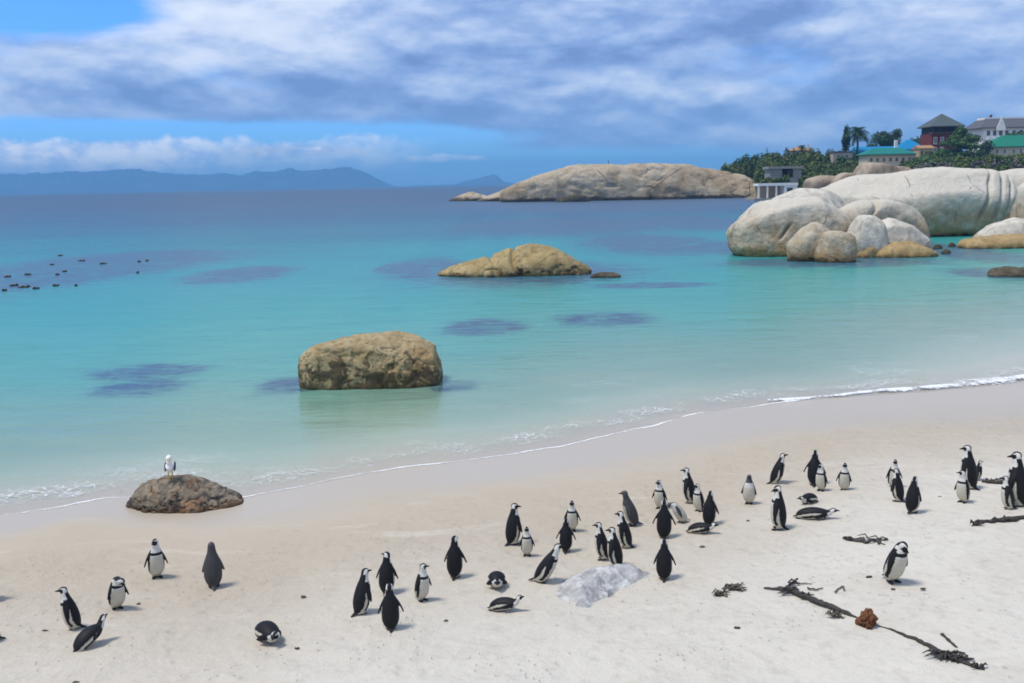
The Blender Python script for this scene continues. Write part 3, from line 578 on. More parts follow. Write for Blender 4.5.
hx = np.linspace(30, 420, 300); hy = np.linspace(62, 620, 300); X, Y = np.meshgrid(hx, hy); xf, yf = X.ravel(), Y.ravel()
m_head = simple('headland_soil', (0.17, 0.15, 0.095), 0.95, 0.3, 0.15, 0.1, 0.3)
tag(link('headland', fastmesh('headland', np.stack([xf, yf, np.maximum(headz(xf, yf), -4)], 1), grid(300, 300)), m_head), kind='structure')

# far mountains across the bay
def range_(name, prof, D_, depth, seed):
    x0, x1 = prof[0][0], prof[-1][0]; m_ = 420; q = 26; P = []
    for j in range(q):
        f_ = j/(q-1); Yd = D_ + depth*(f_-0.35)
        for i in range(m_):
            px = x0+(x1-x0)*i/(m_-1); py = np.interp(px, [p_[0] for p_ in prof], [p_[1] for p_ in prof]); b = at(px, py, D_)
            hh = max(b[2], 0.0); e = math.sin(math.pi*min(1, f_/0.7)/2) if f_ < 0.7 else math.cos((f_-0.7)/0.3*math.pi/2)
            P.append((b[0]*Yd/D_, Yd, hh*e))
    P = np.array(P); nz_ = fbm(np.stack([P[:, 0]*0.004, P[:, 1]*0.004, P[:, 2]*0+seed], 1), 6, 0.6); rd = np.abs(fbm(np.stack([P[:, 0]*0.010, P[:, 1]*0.003, P[:, 2]*0+seed+5], 1), 5, 0.6))
    P[:, 2] = P[:, 2]*(1+0.22*nz_-0.55*rd) - 3
    return fastmesh(name, P, grid(q, m_), False)
m_mt = simple('mountain_rock_haze_tint', (0.065, 0.085, 0.13), 0.95, 0.35, 0.004, 0.1)  # rock colour pushed to blue, painting in part of the distance haze
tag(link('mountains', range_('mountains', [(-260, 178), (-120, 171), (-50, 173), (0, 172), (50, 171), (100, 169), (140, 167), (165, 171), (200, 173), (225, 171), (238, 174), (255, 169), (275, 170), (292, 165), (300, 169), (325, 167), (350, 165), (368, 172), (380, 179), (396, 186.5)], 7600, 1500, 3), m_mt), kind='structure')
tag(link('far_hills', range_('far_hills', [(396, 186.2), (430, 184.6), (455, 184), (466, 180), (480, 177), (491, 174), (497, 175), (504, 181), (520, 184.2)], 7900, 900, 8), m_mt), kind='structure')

# ------------------------------------------------------------------ vegetation
def leaf_mat(name, c1, c2, sc=0.8):
    m = bpy.data.materials.new(name); m.use_nodes = True; t = NT(m.node_tree)
    oc = t.n('ShaderNodeNewGeometry').outputs['Position']
    c = t.mix(t.sm(t.noise(oc, 0.35*sc, 4, 0.6), 0.35, 0.65), c1, c2); c = t.mix(0.6, c, t.mix(t.noise(oc, 2.6*sc, 3, 0.6), (0.4, 0.4, 0.4), (1.6, 1.6, 1.5)), 'MULTIPLY')
    b = t.n('ShaderNodeBsdfPrincipled', {'Base Color': c, 'Roughness': 0.6, 'Specular IOR Level': 0.25})
    t.n('ShaderNodeOutputMaterial', {'Surface': b}); return m
m_scrub = leaf_mat('scrub_leaves', (0.028, 0.072, 0.014), (0.115, 0.140, 0.028), 0.3)
m_scrub2 = leaf_mat('grey_scrub_leaves', (0.085, 0.075, 0.075), (0.12, 0.125, 0.09), 0.5)
m_dark = leaf_mat('dark_leaves', (0.016, 0.045, 0.020), (0.045, 0.095, 0.035), 0.6)
m_green = leaf_mat('bright_leaves', (0.030, 0.085, 0.020), (0.07, 0.13, 0.035), 0.6)
m_bark = simple('bark', (0.11, 0.085, 0.06), 0.9, 0.2, 2.0)
def leaves(c, ax, nleaf, size, seed, lumps=9):
    r = np.random.default_rng(seed); c = np.array(c, float); ax = np.array(ax, float)
    lc = r.normal(size=(lumps, 3)); lc /= np.linalg.norm(lc, axis=1)[:, None]; lc *= r.uniform(0.25, 0.72, (lumps, 1)); lr = r.uniform(0.28, 0.5, lumps)
    k = r.integers(0, lumps, nleaf); d = r.normal(size=(nleaf, 3)); d /= np.linalg.norm(d, axis=1)[:, None]
    p = (lc[k] + d*(lr[k]*r.uniform(0.6, 1.05, nleaf))[:, None])*ax + c
    a = r.normal(size=(nleaf, 3)); a /= np.linalg.norm(a, axis=1)[:, None]; b = np.cross(a, d); b /= np.linalg.norm(b, axis=1)[:, None]+1e-9
    s = size*r.uniform(0.5, 1.2, nleaf)[:, None]; V_ = np.stack([p-a*s, p-b*s*0.6, p+a*s, p+b*s*0.6], 1).reshape(-1, 3)
    return V_, np.arange(nleaf*4).reshape(-1, 4)
def leafmesh(name, parts):
    V_ = []; F_ = []; k = 0
    for v, f in parts: V_.append(v); F_.append(f+k); k += len(v)
    return fastmesh(name, np.concatenate(V_), np.concatenate(F_), False)
def scrub(name, spots, mat, label, leaf=0.42):
    parts = [leaves((x, y, z+h*0.45), (r_, r_*0.9, h*0.75), int(260*max(1, r_*h/6)), leaf, int(abs(x*31+y*7)) % 99991) for (x, y, z, r_, h) in spots]
    o = link(name, leafmesh(name, parts), mat); tag(o, label, 'scrub', kind='stuff')
sp1 = []; sp2 = []
rr = random.Random(4)
def line(pts, Y_, n_, r0, r1, h0, h1, out, jy=14, free=False):
    for _ in range(n_):
        px = rr.uniform(pts[0][0], pts[-1][0]); py = np.interp(px, [p_[0] for p_ in pts], [p_[1] for p_ in pts]) ; Yd = Y_+rr.uniform(-jy, jy)
        if not free and px < 760 and Y_ < 360: continue
        if not free and 764 < px < 806 and Yd < 296 and py > 165: continue
        q = at(px, py, Yd); h = rr.uniform(h0, h1); z = min(float(headz(q[0], q[1])), q[2]-h*0.9) if False else q[2]-h
        gz = float(headz(q[0], q[1])); h = max(h, q[2]-gz) if q[2]-gz < h*4 else h; z = q[2]-h
        out.append((q[0], q[1], z, rr.uniform(r0, r1), h))
for k_ in range(9):                                 # descending rows from the ridge to the shore
    f_ = k_/8
    line([(726-2*f_, 165+f_*8), (745, 159+f_*14), (770, 154+f_*15), (800, 151+f_*20), (830, 151+f_*24), (860, 153+f_*22)], 345-f_*56, 42, 1.6, 3.4, 2.2, 4.2, sp1, 5)
line([(724, 166), (745, 160), (776, 155)], 372, 60, 2.0, 3.4, 3.0, 4.5, sp1, 4)
for k_ in range(4):
    f_ = k_/3; line([(906, 160+6*f_), (925, 157+9*f_), (950, 155+10*f_), (1060, 157+10*f_)], 300-f_*45, 60, 1.8, 3.2, 2.4, 3.6, sp1, 5)
for x_ in range(60):                                # scrub carries on behind the ridge and to the right
    xx = rr.uniform(110, 330); yy = rr.uniform(230, 420)
    if xx < yy*0.53: continue
    sp1.append((xx, yy, float(headz(xx, yy))-.3, rr.uniform(2, 4), rr.uniform(2, 3.5)))
line([(912, 166), (960, 163), (978, 166), (1055, 168)], 250, 60, 1.5, 2.6, 1.8, 2.8, sp2, 6)
line([(763, 179), (800, 177), (812, 180)], 275, 22, 0.9, 1.5, 1.2, 2.0, sp1, 3, True)
for x_ in range(420):                               # low growth straight on the slope at the right
    yy = rr.uniform(175, 305); px = rr.uniform(900, 1075); xx = (px-512)/F*yy; gz = float(headz(xx, yy))
    if gz < 2.5: continue
    (sp2 if (rr.random() < 0.42 and yy < 260) else sp1).append((xx, yy, gz-0.3, rr.uniform(1.4, 2.8), rr.uniform(1.2, 2.3)))
scrub('coastal_scrub', sp1, m_scrub, 'dense green coastal scrub covering the hillside')
scrub('coastal_scrub', sp2, m_scrub2, 'dull grey-purple scrub in front of the green bushes')

def tree(name, px, pb, pt, wpx, Y_, mat, label, cat='tree', nl=1500, leaf=0.38, trunkfrac=0.35, lumps=12, cone=False, seed=1):
    base = at(px, pb, Y_); top = at(px, pt, Y_); h = top[2]-base[2]; r_ = wpx/2*Y_/F
    root = empty(name, tuple(base)); mb = MB(); th = h*(trunkfrac+0.3)
    mb.tube([(0, 0, -3), (0.1, 0, th*0.5), (0.0, 0.1, th)], [0.035*h, 0.028*h, 0.015*h], 8)
    for k in range(5):
        g = k*1.3; mb.tube([(0, 0, th*0.5), (math.cos(g)*r_*0.35, math.sin(g)*r_*0.35, th*0.8), (math.cos(g)*r_*0.6, math.sin(g)*r_*0.6, h*0.8)], [0.014*h, 0.010*h, 0.004*h], 6)
    mb.build('trunk', m_bark, root, True)
    if cone:
        parts = []
        for k in range(7):
            f_ = k/6; parts.append(leaves((0, 0, h*(0.1+0.82*f_)), (r_*(1.75-1.45*f_), r_*(1.6-1.3*f_), h*0.19), nl//7, leaf, seed*13+k, 7))
    else: parts = [leaves((0, 0, h*(trunkfrac+(1-trunkfrac)/2)), (r_*1.15, r_*1.15, h*(1-trunkfrac)/2*1.15), nl, leaf, seed, lumps)]
    link('crown', leafmesh('crown', parts), mat, root); tag(root, label, cat); return root
def palm(px, pb, pt, rpx, Y_, label, seed=1, nf=60):
    base = at(px, pb, Y_); ctr = at(px-1, pt, Y_); h = ctr[2]-base[2]; L = rpx*Y_/F; r = random.Random(seed)
    root = empty('palm_tree', tuple(base)); mb = MB()
    mb.tube([(0, 0, -2), (0.1, 0, h*0.4), (-0.05, 0, h*0.8), (0, 0, h)], [0.42, 0.34, 0.32, 0.40], 9); mb.build('trunk', m_bark, root, True)
    cr = MB()
    for k in range(nf):
        g = 2.4*k; e = r.uniform(-0.5, 1.25); pts = []
        for q in range(7):
            s = q/6; pts.append(Vector((math.cos(g)*L*s*math.cos(e*(1-s*0.2)), math.sin(g)*L*s*math.cos(e*(1-s*0.2)), h + L*(math.sin(e)*s - 0.62*s*s))))
        side = Vector((-math.sin(g), math.cos(g), 0)); 
        for q in range(6):
            a, b = pts[q], pts[q+1]; wd = L*0.13*(1-abs(q/6-0.4))
            for sg in (-1, 1):
                for u_ in (0.1, 0.5, 0.85):
                    c = a.lerp(b, u_); tip = c + side*sg*wd*2.3 + (b-a)*0.7 + Vector((0, 0, -wd*0.5)); cr.add([c, c+(b-a)*0.28, tip], [(0, 1, 2)])
    link('crown', mesh('crown', cr.v, cr.f), m_dark, root); tag(root, label, 'palm tree'); return root
palm(857, 155, 131, 12.5, 335, 'tall palm with a round crown of fronds on the headland')
palm(802, 153, 147, 5.5, 345, 'small palm in front of the orange-roofed house', seed=3, nf=36)
tree('cypress_tree', 845.5, 153, 126, 8, 338, m_dark, 'narrow dark columnar tree just left of the tall palm', nl=1600, leaf=0.34, trunkfrac=0.02, lumps=16, seed=4)
tree('tree', 884, 156, 126, 26, 350, m_dark, 'dark round tree left of the white chimney above the blue roofs', nl=2400, seed=5, trunkfrac=0.2)
tree('tree', 895, 156, 129, 20, 354, m_dark, 'second dark round tree overlapping the first one', nl=1600, seed=6, trunkfrac=0.2)
tree('shrub_tree', 872, 157, 141, 16, 352, m_dark, 'low dark tree at the left foot of the round trees', nl=900, seed=7, trunkfrac=0.1)
tree('shrub_tree', 917, 151, 137, 16, 362, m_dark, 'low dark tree behind the bright blue roof', nl=900, seed=8, trunkfrac=0.1)
tree('conifer_tree', 960, 172, 129, 62, 300, m_green, 'broad cone-shaped green tree right of the red house', nl=14000, leaf=0.36, cone=True, seed=9)
tree('shrub_tree', 985, 160, 139, 16, 312, m_dark, 'small dark tree in front of the white gabled house', nl=900, seed=10, trunkfrac=0.1)
tree('shrub_tree', 1014, 146, 131, 24, 322, m_green, 'green tree behind the green roof at the right', nl=1400, seed=11, trunkfrac=0.1)
tree('shrub_tree', 926, 166, 154, 26, 290, m_green, 'rounded bright green bush at the foot of the red house', 'bush', nl=1500, seed=12, trunkfrac=0.02)

# ------------------------------------------------------------------ buildings
m_cream = simple('cream_plaster', (0.60, 0.54, 0.40)); m_whitep = simple('white_plaster', (0.78, 0.78, 0.76)); m_red = simple('dark_red_brick', (0.15, 0.028, 0.026), var=0.2)
m_slate = simple('grey_green_slate', (0.075, 0.095, 0.095)); m_teal = simple('teal_roof', (0.01, 0.17, 0.14)); m_blue = simple('bright_blue_roof', (0.005, 0.20, 0.42)); m_groof = simple('green_roof', (0.01, 0.17, 0.11))
m_conc = simple('weathered_concrete', (0.27, 0.26, 0.24)); m_glass = simple('window_glass', (0.03, 0.04, 0.05), 0.15, spec=0.6); m_orange = simple('terracotta_roof', (0.36, 0.21, 0.11)); m_ochre = simple('ochre_plaster', (0.52, 0.40, 0.25))
m_greyroof = simple('dark_grey_roof', (0.10, 0.10, 0.115)); m_darkin = simple('dark_interior', (0.02, 0.02, 0.022)); m_pink = simple('pale_pink_plaster', (0.50, 0.41, 0.33)); m_wood = simple('dark_timber', (0.09, 0.05, 0.035))
def S(Y_): return Y_/F
class House:
    def __init__(s, name, px, pb, Y_, label, cat='house', group=None):
        p = at(px, pb, Y_); s.x, s.z, s.Y = p[0], p[2], Y_; s.px = px; s.pb = pb; s.root = empty(name, tuple(p)); tag(s.root, label, cat, group)
    def X(s, px): return (px-s.px)*s.Y/F
    def Zc(s, py): return (s.pb-py)*s.Y/F
    def box(s, nm, x0, x1, yt, yb, d0, d1, mat, parent=None):
        return MB().box(s.X(x0), s.X(x1), d0, d1, s.Zc(yb), s.Zc(yt)).build(nm, mat, parent or s.root)
    def win(s, x0, x1, yt, yb, d, fm=None, parts=True):
        f = MB(); X0, X1, Z0, Z1 = s.X(x0), s.X(x1), s.Zc(yb), s.Zc(yt); t_ = 0.12
        f.box(X0-t_, X1+t_, d-0.10, d-0.003, Z1, Z1+t_).box(X0-t_, X1+t_, d-0.14, d-0.003, Z0-t_, Z0).box(X0-t_, X0, d-0.10, d-0.003, Z0, Z1).box(X1, X1+t_, d-0.10, d-0.003, Z0, Z1)
        f.box((X0+X1)/2-0.04, (X0+X1)/2+0.04, d-0.085, d-0.003, Z0, Z1)
        w_ = f.build('window', fm or m_whitep, s.root); MB().box(X0, X1, d-0.05, d-0.006, Z0, Z1).build('pane', m_glass, w_)
# red house with pyramid roof
h = House('red_house', 945, 156, 320, 'dark red brick house with a pointed grey-green pyramid roof')
h.box('wall', 931, 960, 134, 160, 0, 9, m_red); h.box('wall', 931.6, 959.4, 127.6, 134, 1.6, 8.6, m_darkin)
b_ = h.box('balcony', 930.2, 961, 132.6, 134.6, -0.5, 1.5, m_wood)
for q in (931, 938, 945, 952, 959.4): h.box('balcony_post', q, q+0.7, 127.6, 132.6, -0.2, 0.1, m_red, b_)
MB().hip(h.X(928.6), h.X(962.6), -1.0, 10.0, h.Zc(127.8), h.Zc(114.2), h.X(962.6)*0+5.45, 5.48, 0.25).build('roof', m_slate, h.root)
for (a_, c_) in ((933.5, 936), (940, 942.6), (948, 951), (954.5, 957)): h.win(a_, c_, 138, 144, 0)
for (a_, c_) in ((933.5, 936), (940, 942.6)): h.win(a_, c_, 147.5, 152, 0)
# small cream arcade building left of the red house
h = House('arcade_building', 926, 160, 316, 'small cream building with arches beside the red house', 'building')
h.box('wall', 919, 933, 149, 151.5, 0, 5, m_ochre); h.box('wall', 919, 933, 151.5, 162, 1.0, 5, m_ochre)
for q in (919, 923, 927, 931.4): h.box('pillar', q, q+1.6, 151.5, 162, 0, 0.6, m_ochre)
MB().gable(h.X(918), h.X(934), -0.4, 5.4, h.Zc(149), h.Zc(145.5)).build('roof', m_orange, h.root)
# white gabled house
h = House('gabled_house', 1003, 158, 345, 'white house with an ornate front gable and a dark grey hipped roof')
h.box('wall', 982, 1040, 129, 160, 0, 12, m_whitep)
MB().hip(h.X(978), h.X(1046), -1.2, 13.2, h.Zc(129), h.Zc(119.4), 3.4, 4.2, 0.25).build('roof', m_greyroof, h.root)
MB().box(h.X(987), h.X(1036), 3.2, 8.8, h.Zc(120.2), h.Zc(118.2)).build('roof_parapet', m_whitep, h.root)
gx = h.X(997.5); q = S(345)
pts = [(-4.3,-2.5),(4.3,-2.5),(4.3,0.5),(3.4,1.6),(3.2,3.4),(2.1,4.6),(1.8,6.8),(0.9,8.0),(0.5,10.3),(0,11.2),(-0.5,10.3),(-0.9,8.0),(-1.8,6.8),(-2.1,4.6),(-3.2,3.4),(-3.4,1.6),(-4.3,0.5)]
MB().prism([(gx+a*q, h.Zc(129)+b*q) for a, b in pts], -1.6, -1.25).build('gable', m_whitep, h.root)
bl = h.box('balcony', 984, 1012, 139, 140.2, -2.2, 0, m_whitep)
for k in range(6): h.box('baluster', 984.4+k*5.3, 985.1+k*5.3, 136.4, 139, -2.1, -1.9, m_whitep, bl)
for a_ in (986, 992, 998, 1004, 1011, 1018): h.win(a_, a_+2.6, 131.8, 136.0, 0, m_conc)
for a_ in (986, 994, 1003): h.win(a_, a_+3.2, 142, 147.5, 0, m_conc)
h.box('chimney', 996.6, 998.4, 115, 119, 6, 6.7, m_wood)
# green-roofed building
h = House('green_roofed_house', 1012, 160, 315, 'cream house with a broad green roof at the right frame edge')
h.box('wall', 991, 1040, 147, 164, 0, 8, m_cream); MB().hip(h.X(988), h.X(1048), -1, 9, h.Zc(147.4), h.Zc(135.5), 6.0, 4.9, 0.2).build('roof', m_groof, h.root)
for a_ in (995.5, 1003, 1012, 1019): h.win(a_, a_+2.4, 149.5, 153.5, 0)
h.box('terrace_wall', 978, 991, 150, 164, 0.5, 1.2, m_whitep)
# long cream building with teal roof
h = House('long_building', 890, 168, 300, 'long cream building with a teal roof above the brown boulders', 'building')
h.box('wall', 867, 915, 154.5, 172, 0, 7, m_cream); MB().hip(h.X(864.5), h.X(915), -0.8, 7.8, h.Zc(155), h.Zc(148.2), 3.5, 3.8, 0.2).build('roof', m_teal, h.root)
for k in range(7): h.win(870+k*6.3, 872.2+k*6.3, 158.2, 161.4, 0, m_ochre)
h.box('string_course', 866.6, 915.4, 156.2, 156.9, -0.12, -0.005, m_ochre)
# blue roofs
h = House('blue_roofed_house', 913, 158, 340, 'house with a bright blue roof behind the teal-roofed building')
h.box('wall', 903, 925, 149.5, 162, 0, 8, m_whitep); MB().hip(h.X(899), h.X(926.5), -0.8, 8.8, h.Zc(150), h.Zc(139.8), 4.0, 4.7, 0.2).build('roof', m_blue, h.root)
for a_ in (906, 912, 918): h.win(a_, a_+2.2, 152, 155, 0)
h = House('blue_roofed_house', 876, 158, 338, 'low house with a blue roof running left towards the palm')
h.box('wall', 859, 898, 152.5, 162, 0, 7, m_cream); MB().gable(h.X(857), h.X(899), -0.6, 7.6, h.Zc(152.8), h.Zc(146.6)).build('roof', m_blue, h.root)
for a_ in (862, 868): h.win(a_, a_+2.2, 154, 156.5, 0)
h.box('chimney', 895.6, 898.4, 140.8, 150, 1.2, 2.2, m_whitep)
# orange-roofed house, pink wall house
h = House('orange_roofed_house', 801, 158, 352, 'small house with an orange roof half hidden by green scrub')
h.box('wall', 793, 810, 150.5, 162, 0, 6, m_cream); MB().hip(h.X(791), h.X(811.5), -0.6, 6.6, h.Zc(151), h.Zc(146.6), 3.0, 3.3, 0.15).build('roof', m_orange, h.root)
h.win(796, 798, 151.6, 153.5, 0); h.box('chimney', 808.6, 810, 144.5, 150, 2, 2.6, m_cream)
h = House('pink_house', 842, 162, 330, 'pale pink flat-topped house below the tall palm')
h.box('wall', 833, 852, 153, 168, 0, 6, m_pink); h.box('roof', 832.4, 852.6, 151.6, 153, -0.3, 6.3, m_greyroof); h.win(837, 840, 155, 158, 0); h.win(845, 848, 155, 158, 0)
# concrete boathouse
h = House('concrete_boathouse', 786, 182, 283, 'grey concrete boathouse with a dark opening set in the scrub', 'boathouse')
h.box('wall', 770, 782, 169, 186, 0, 6, m_conc); h.box('wall', 793, 801, 169, 186, 0, 6, m_conc); h.box('wall', 782, 793, 177.8, 186, 0, 6, m_conc); h.box('back_wall', 782, 793, 169, 177.8, 4.5, 6, m_darkin)
h.box('roof', 768, 802.5, 166.8, 169, -0.6, 6.4, m_conc); h.box('door', 787.4, 790.5, 171, 177.8, 0.5, 0.65, m_wood)
# white bathhouse on a quay
h = House('white_bathhouse', 777, 201, 262, 'white open-fronted bathhouse with square posts on a stone quay', 'pavilion')
h.box('quay', 753, 800, 198, 204, -1.5, 9, m_conc); h.box('roof', 758, 797.5, 183.6, 186, 0, 5, m_whitep); h.box('back_wall', 758.6, 797, 186, 198, 4.3, 4.9, m_ochre)
for q_ in (758.2, 766.8, 775.6): h.box('post', q_, q_+1.5, 186, 198, 0.1, 0.5, m_whitep)
h.box('wall', 784, 797, 186, 198, 0.1, 4.3, m_whitep); h.win(787, 792, 188.5, 193, 0.1, m_conc)
# small marker on the island
p = at(608.5, 167.5, 348); z_top = at(608.5, 160.5, 348)[2]-p[2]
mb = MB(); mb.tube([(0, 0, -1.5), (0, 0, z_top)], [0.17, 0.10], 8).box(-0.5, 0.5, -0.4, 0.4, -1.2, 0.25).build('beacon_post', m_darkin, loc=tuple(p), smooth=False)
tag(bpy.data.objects['beacon_post'], 'thin dark marker post on the crest of the granite island', 'post')

# ------------------------------------------------------------------ penguins
m_peng = attr_mat('penguin_plumage', 0.6, 0.22)
def unit(v): v = np.array(v, float); return v/(np.linalg.norm(v)+1e-9)
def penguin_mesh(kind='adult', pose='stand', lean=6.0, hy=0.0, hp=0.0, fl=14.0, neck=1.0, seed=0, lift=0):
    """Faces +X, Z up, roughly one unit tall.  hy / hp: head yaw (left +) and pitch in degrees."""
    base = np.array([(-0.095, 0.060), (-0.055, 0.115), (-0.015, 0.215), (0.0, 0.35), (0.01, 0.50), (0.015, 0.63), (0.012, 0.73)])
    rad = np.array([0.065, 0.120, 0.162, 0.170, 0.156, 0.126, 0.090]) * (1.06 if kind == 'chick' else 0.98)
    if pose == 'lie':                       # on the belly: trunk near horizontal, chest to the ground
        base = np.array([(-0.50, 0.055), (-0.44, 0.085), (-0.30, 0.125), (-0.14, 0.150), (0.02, 0.155), (0.16, 0.155), (0.25, 0.175)]); lean = 0
    a = R(lean); c0 = base[1] if pose != 'lie' else np.zeros(2)
    if pose == 'lie' and lift: ar = R(lift); b0 = base[0].copy(); base = (base-b0)@np.array([[math.cos(ar), math.sin(ar)], [-math.sin(ar), math.cos(ar)]]) + b0
    rot = np.array([[math.cos(a), math.sin(a)], [-math.sin(a), math.cos(a)]]); 
    if pose != 'lie': base = (base-c0)@rot.T + c0
    sp_ = np.stack([base[:, 0], base[:, 0]*0, base[:, 1]], 1)
    # neck and head
    last = sp_[-1]; tdir = unit(sp_[-1]-sp_[-2])
    if pose == 'stand': hd = last + tdir*0.12*neck + np.array([0.018, 0, 0.035])
    elif pose == 'preen': hd = last + np.array([0.115, -0.06*math.copysign(1, hy or 1)*-1, -0.005])
    elif pose == 'hunch': hd = last + np.array([0.06, 0, 0.045])
    elif pose == 'lie': hd = last + np.array([0.115, 0, 0.055+0.10*neck-0.1])
    y_, p_ = R(hy), R(hp)
    f = np.array([math.cos(y_)*math.cos(p_), math.sin(y_)*math.cos(p_), math.sin(p_)]); s_ = unit(np.cross([0, 0, 1], f)); u_ = np.cross(f, s_)
    mid = (last*0.5+hd*0.5); allp = [*sp_, mid, hd - f*0.012]; allr = [*rad, 0.074, 0.066]
    # densify
    P = np.array(allp); r_ = np.array(allr); tt = np.arange(len(P)); td = np.linspace(0, len(P)-1, 34)
    k = np.clip(td.astype(int), 0, len(P)-2); fr = td-k
    def cr(A):
        g = lambda i: A[np.clip(i, 0, len(A)-1)]; f_ = fr[:, None] if A.ndim == 2 else fr
        return 0.5*((2*g(k)) + (-g(k-1)+g(k+1))*f_ + (2*g(k-1)-5*g(k)+4*g(k+1)-g(k+2))*f_**2 + (-g(k-1)+3*g(k)-3*g(k+1)+g(k+2))*f_**3)
    C = cr(P); RR = cr(r_); mb = MB()
    T = np.gradient(C, axis=0); T /= np.linalg.norm(T, axis=1)[:, None]
    seg = 20; k0 = 0; vs = []; 
    Nn = []
    for i in range(len(C)):
        side = unit(np.cross([0, 1, 0], T[i])); nrm = side                  # ventral direction (perpendicular, in the body's plane)
        if pose == 'lie': nrm = -unit(np.cross(T[i], [0, 1, 0]))
        nrm = unit(nrm); Nn.append(nrm); lat = unit(np.cross(T[i], nrm))
        for j in range(seg):
            g = 2*math.pi*j/seg; vs.append(C[i] + (nrm*math.cos(g)*0.94 + lat*math.sin(g)*1.04)*RR[i])
    Nn = np.array(Nn); fs = []
    for i in range(len(C)-1):
        for j in range(seg): fs.append((i*seg+j, i*seg+(j+1) % seg, (i+1)*seg+(j+1) % seg, (i+1)*seg+j))
    fs.append(tuple(reversed(range(seg)))); e = (len(C)-1)*seg; fs.append(tuple(range(e, e+seg))); mb.add(vs, fs)
    mb.ell(hd, (f*0.078, s_*0.062, u_*0.064))
    # beak
    b0, b1 = hd+f*0.055-u_*0.008, hd+f*0.155-u_*0.020
    mb.tube([b0, b0*0.5+b1*0.5+u_*0.002, b1], [0.030, 0.021, 0.009], 8)
    # tail
    tl = C[0]; tdn = unit(C[0]-C[3]); 
    te = tl + np.array([-0.135, 0, -0.040]) if pose != 'lie' else tl + np.array([-0.11, 0, -0.015])
    mb.tube([tl-tdn*0.03, te], [0.060, 0.018], 8, 0.55)
    # flippers
    fl_pts = []
    sh_i = 22 if pose != 'lie' else 22
    for sg in (-1, 1):
        nv = Nn[sh_i]; lat = np.array([0, sg, 0.0]); r0 = RR[sh_i]
        st = C[sh_i] + lat*r0*0.85 - nv*0.015
        dn = unit(-T[sh_i]); o_ = math.tan(R(fl + rngp.uniform(-5, 5)))
        bow = lat*(0.35+o_)
        m1 = st + dn*0.16 + bow*0.13 + nv*0.02; e1 = st + dn*0.34 + bow*0.20 + nv*0.045
        if pose == 'lie': m1 = st + np.array([-0.10, sg*0.075, -0.05]); e1 = st + np.array([-0.26, sg*0.10, -0.10])
        fl_pts.append((st, m1, e1)); pts_ = [st*(1-q)**2 + 2*q*(1-q)*m1 + q*q*e1 for q in np.linspace(0, 1, 8)]
        w_ = [0.030, 0.044, 0.052, 0.054, 0.050, 0.043, 0.032, 0.014]; kk = len(mb.v)
        for q, pt in enumerate(pts_):
            for j in range(10):
                g = 2*math.pi*j/10; mb.v.append(tuple(pt + nv*math.cos(g)*w_[q]*1.0 + unit(lat + np.array([0, 0, 0.2]))*math.sin(g)*0.0165))
        for q in range(7):
            for j in range(10): mb.f.append((kk+q*10+j, kk+q*10+(j+1) % 10, kk+(q+1)*10+(j+1) % 10, kk+(q+1)*10+j))
        mb.f.append(tuple(reversed(range(kk, kk+10)))); mb.f.append(tuple(range(kk+70, kk+80)))
    # legs and webbed feet
    for sg in (-1, 1):
        if pose == 'lie':
            mb.ell((-0.47, sg*0.07, 0.03), ((0.085, 0, 0), (0, 0.035, 0), (0, 0, 0.022)), 12, 8)
        else:
            mb.tube([(-0.02, sg*0.065, 0.14), (0.0, sg*0.065, 0.02)], [0.05, 0.032], 8)
            mb.ell((0.045, sg*0.072, 0.018), ((0.085, sg*0.012, 0), (0, 0.042, 0), (0, 0, 0.019)), 12, 8)
    tmp = bpy.data.meshes.new('tmp'); tmp.from_pydata(mb.v, [], mb.f); to = bpy.data.objects.new('tmp', tmp); COL.objects.link(to)
    rm = to.modifiers.new('r', 'REMESH'); rm.mode = 'VOXEL'; rm.voxel_size = 0.0125; rm.use_smooth_shade = True
    smo = to.modifiers.new('s', 'SMOOTH'); smo.factor = 0.5; smo.iterations = 2
    bpy.context.view_layer.update(); dg = bpy.context.evaluated_depsgraph_get()
    me = bpy.data.meshes.new_from_object(to.evaluated_get(dg)); bpy.data.objects.remove(to); bpy.data.meshes.remove(tmp); me.materials.clear()
    v = np.empty(len(me.vertices)*3); me.vertices.foreach_get('co', v); v = v.reshape(-1, 3)
    # ---- plumage colour by anatomy
    d2 = ((v[:, None, :]-C[None])**2).sum(2); ci = d2.argmin(1); t_ = ci/33.0
    rel = v - C[ci]; nv = Nn[ci]; vent = (rel*nv).sum(1); latd = np.abs(v[:, 1]-C[ci][:, 1]); phi = np.degrees(np.arctan2(latd, vent)) + 5*perlin(v*14+seed)
    BLK = np.array([0.010, 0.010, 0.012]); WHT = np.array([0.66, 0.65, 0.60]); GRY = np.array([0.060, 0.058, 0.060]); CRM = np.array([0.58, 0.55, 0.45])
    col = np.tile(WHT, (len(v), 1))
    belly = t_ < 0.55; col[belly] = CRM
    if kind == 'adult':
        back = phi > 104
        stripe = ((phi > 60) & (phi < 84) & (t_ > 0.16) & (t_ < 0.63)) | ((t_ > 0.585) & (t_ < 0.650) & (phi <= 78))
        neckb = (t_ > 0.66) & (phi > 110)
        col[(back & (t_ <= 0.70)) | stripe | neckb] = BLK
    elif kind == 'grey':
        col[:] = GRY; col[(phi < 50) & (t_ < 0.6)] = CRM*0.7
    elif kind == 'pale':
        col[phi > 138] = GRY*3.0
    else:
        col[phi > 100] = GRY*1.3; col[(t_ > .72)] = GRY*1.6 if kind == 'chick' else WHT
    hl = v-hd; hf = hl@f/0.078; hs = hl@s_/0.062; hu = hl@u_/0.064; hr = np.sqrt(hf**2+hs**2+hu**2)
    hm = (hr < 1.35) & ((t_ > 0.80) | (hf > 0.3))
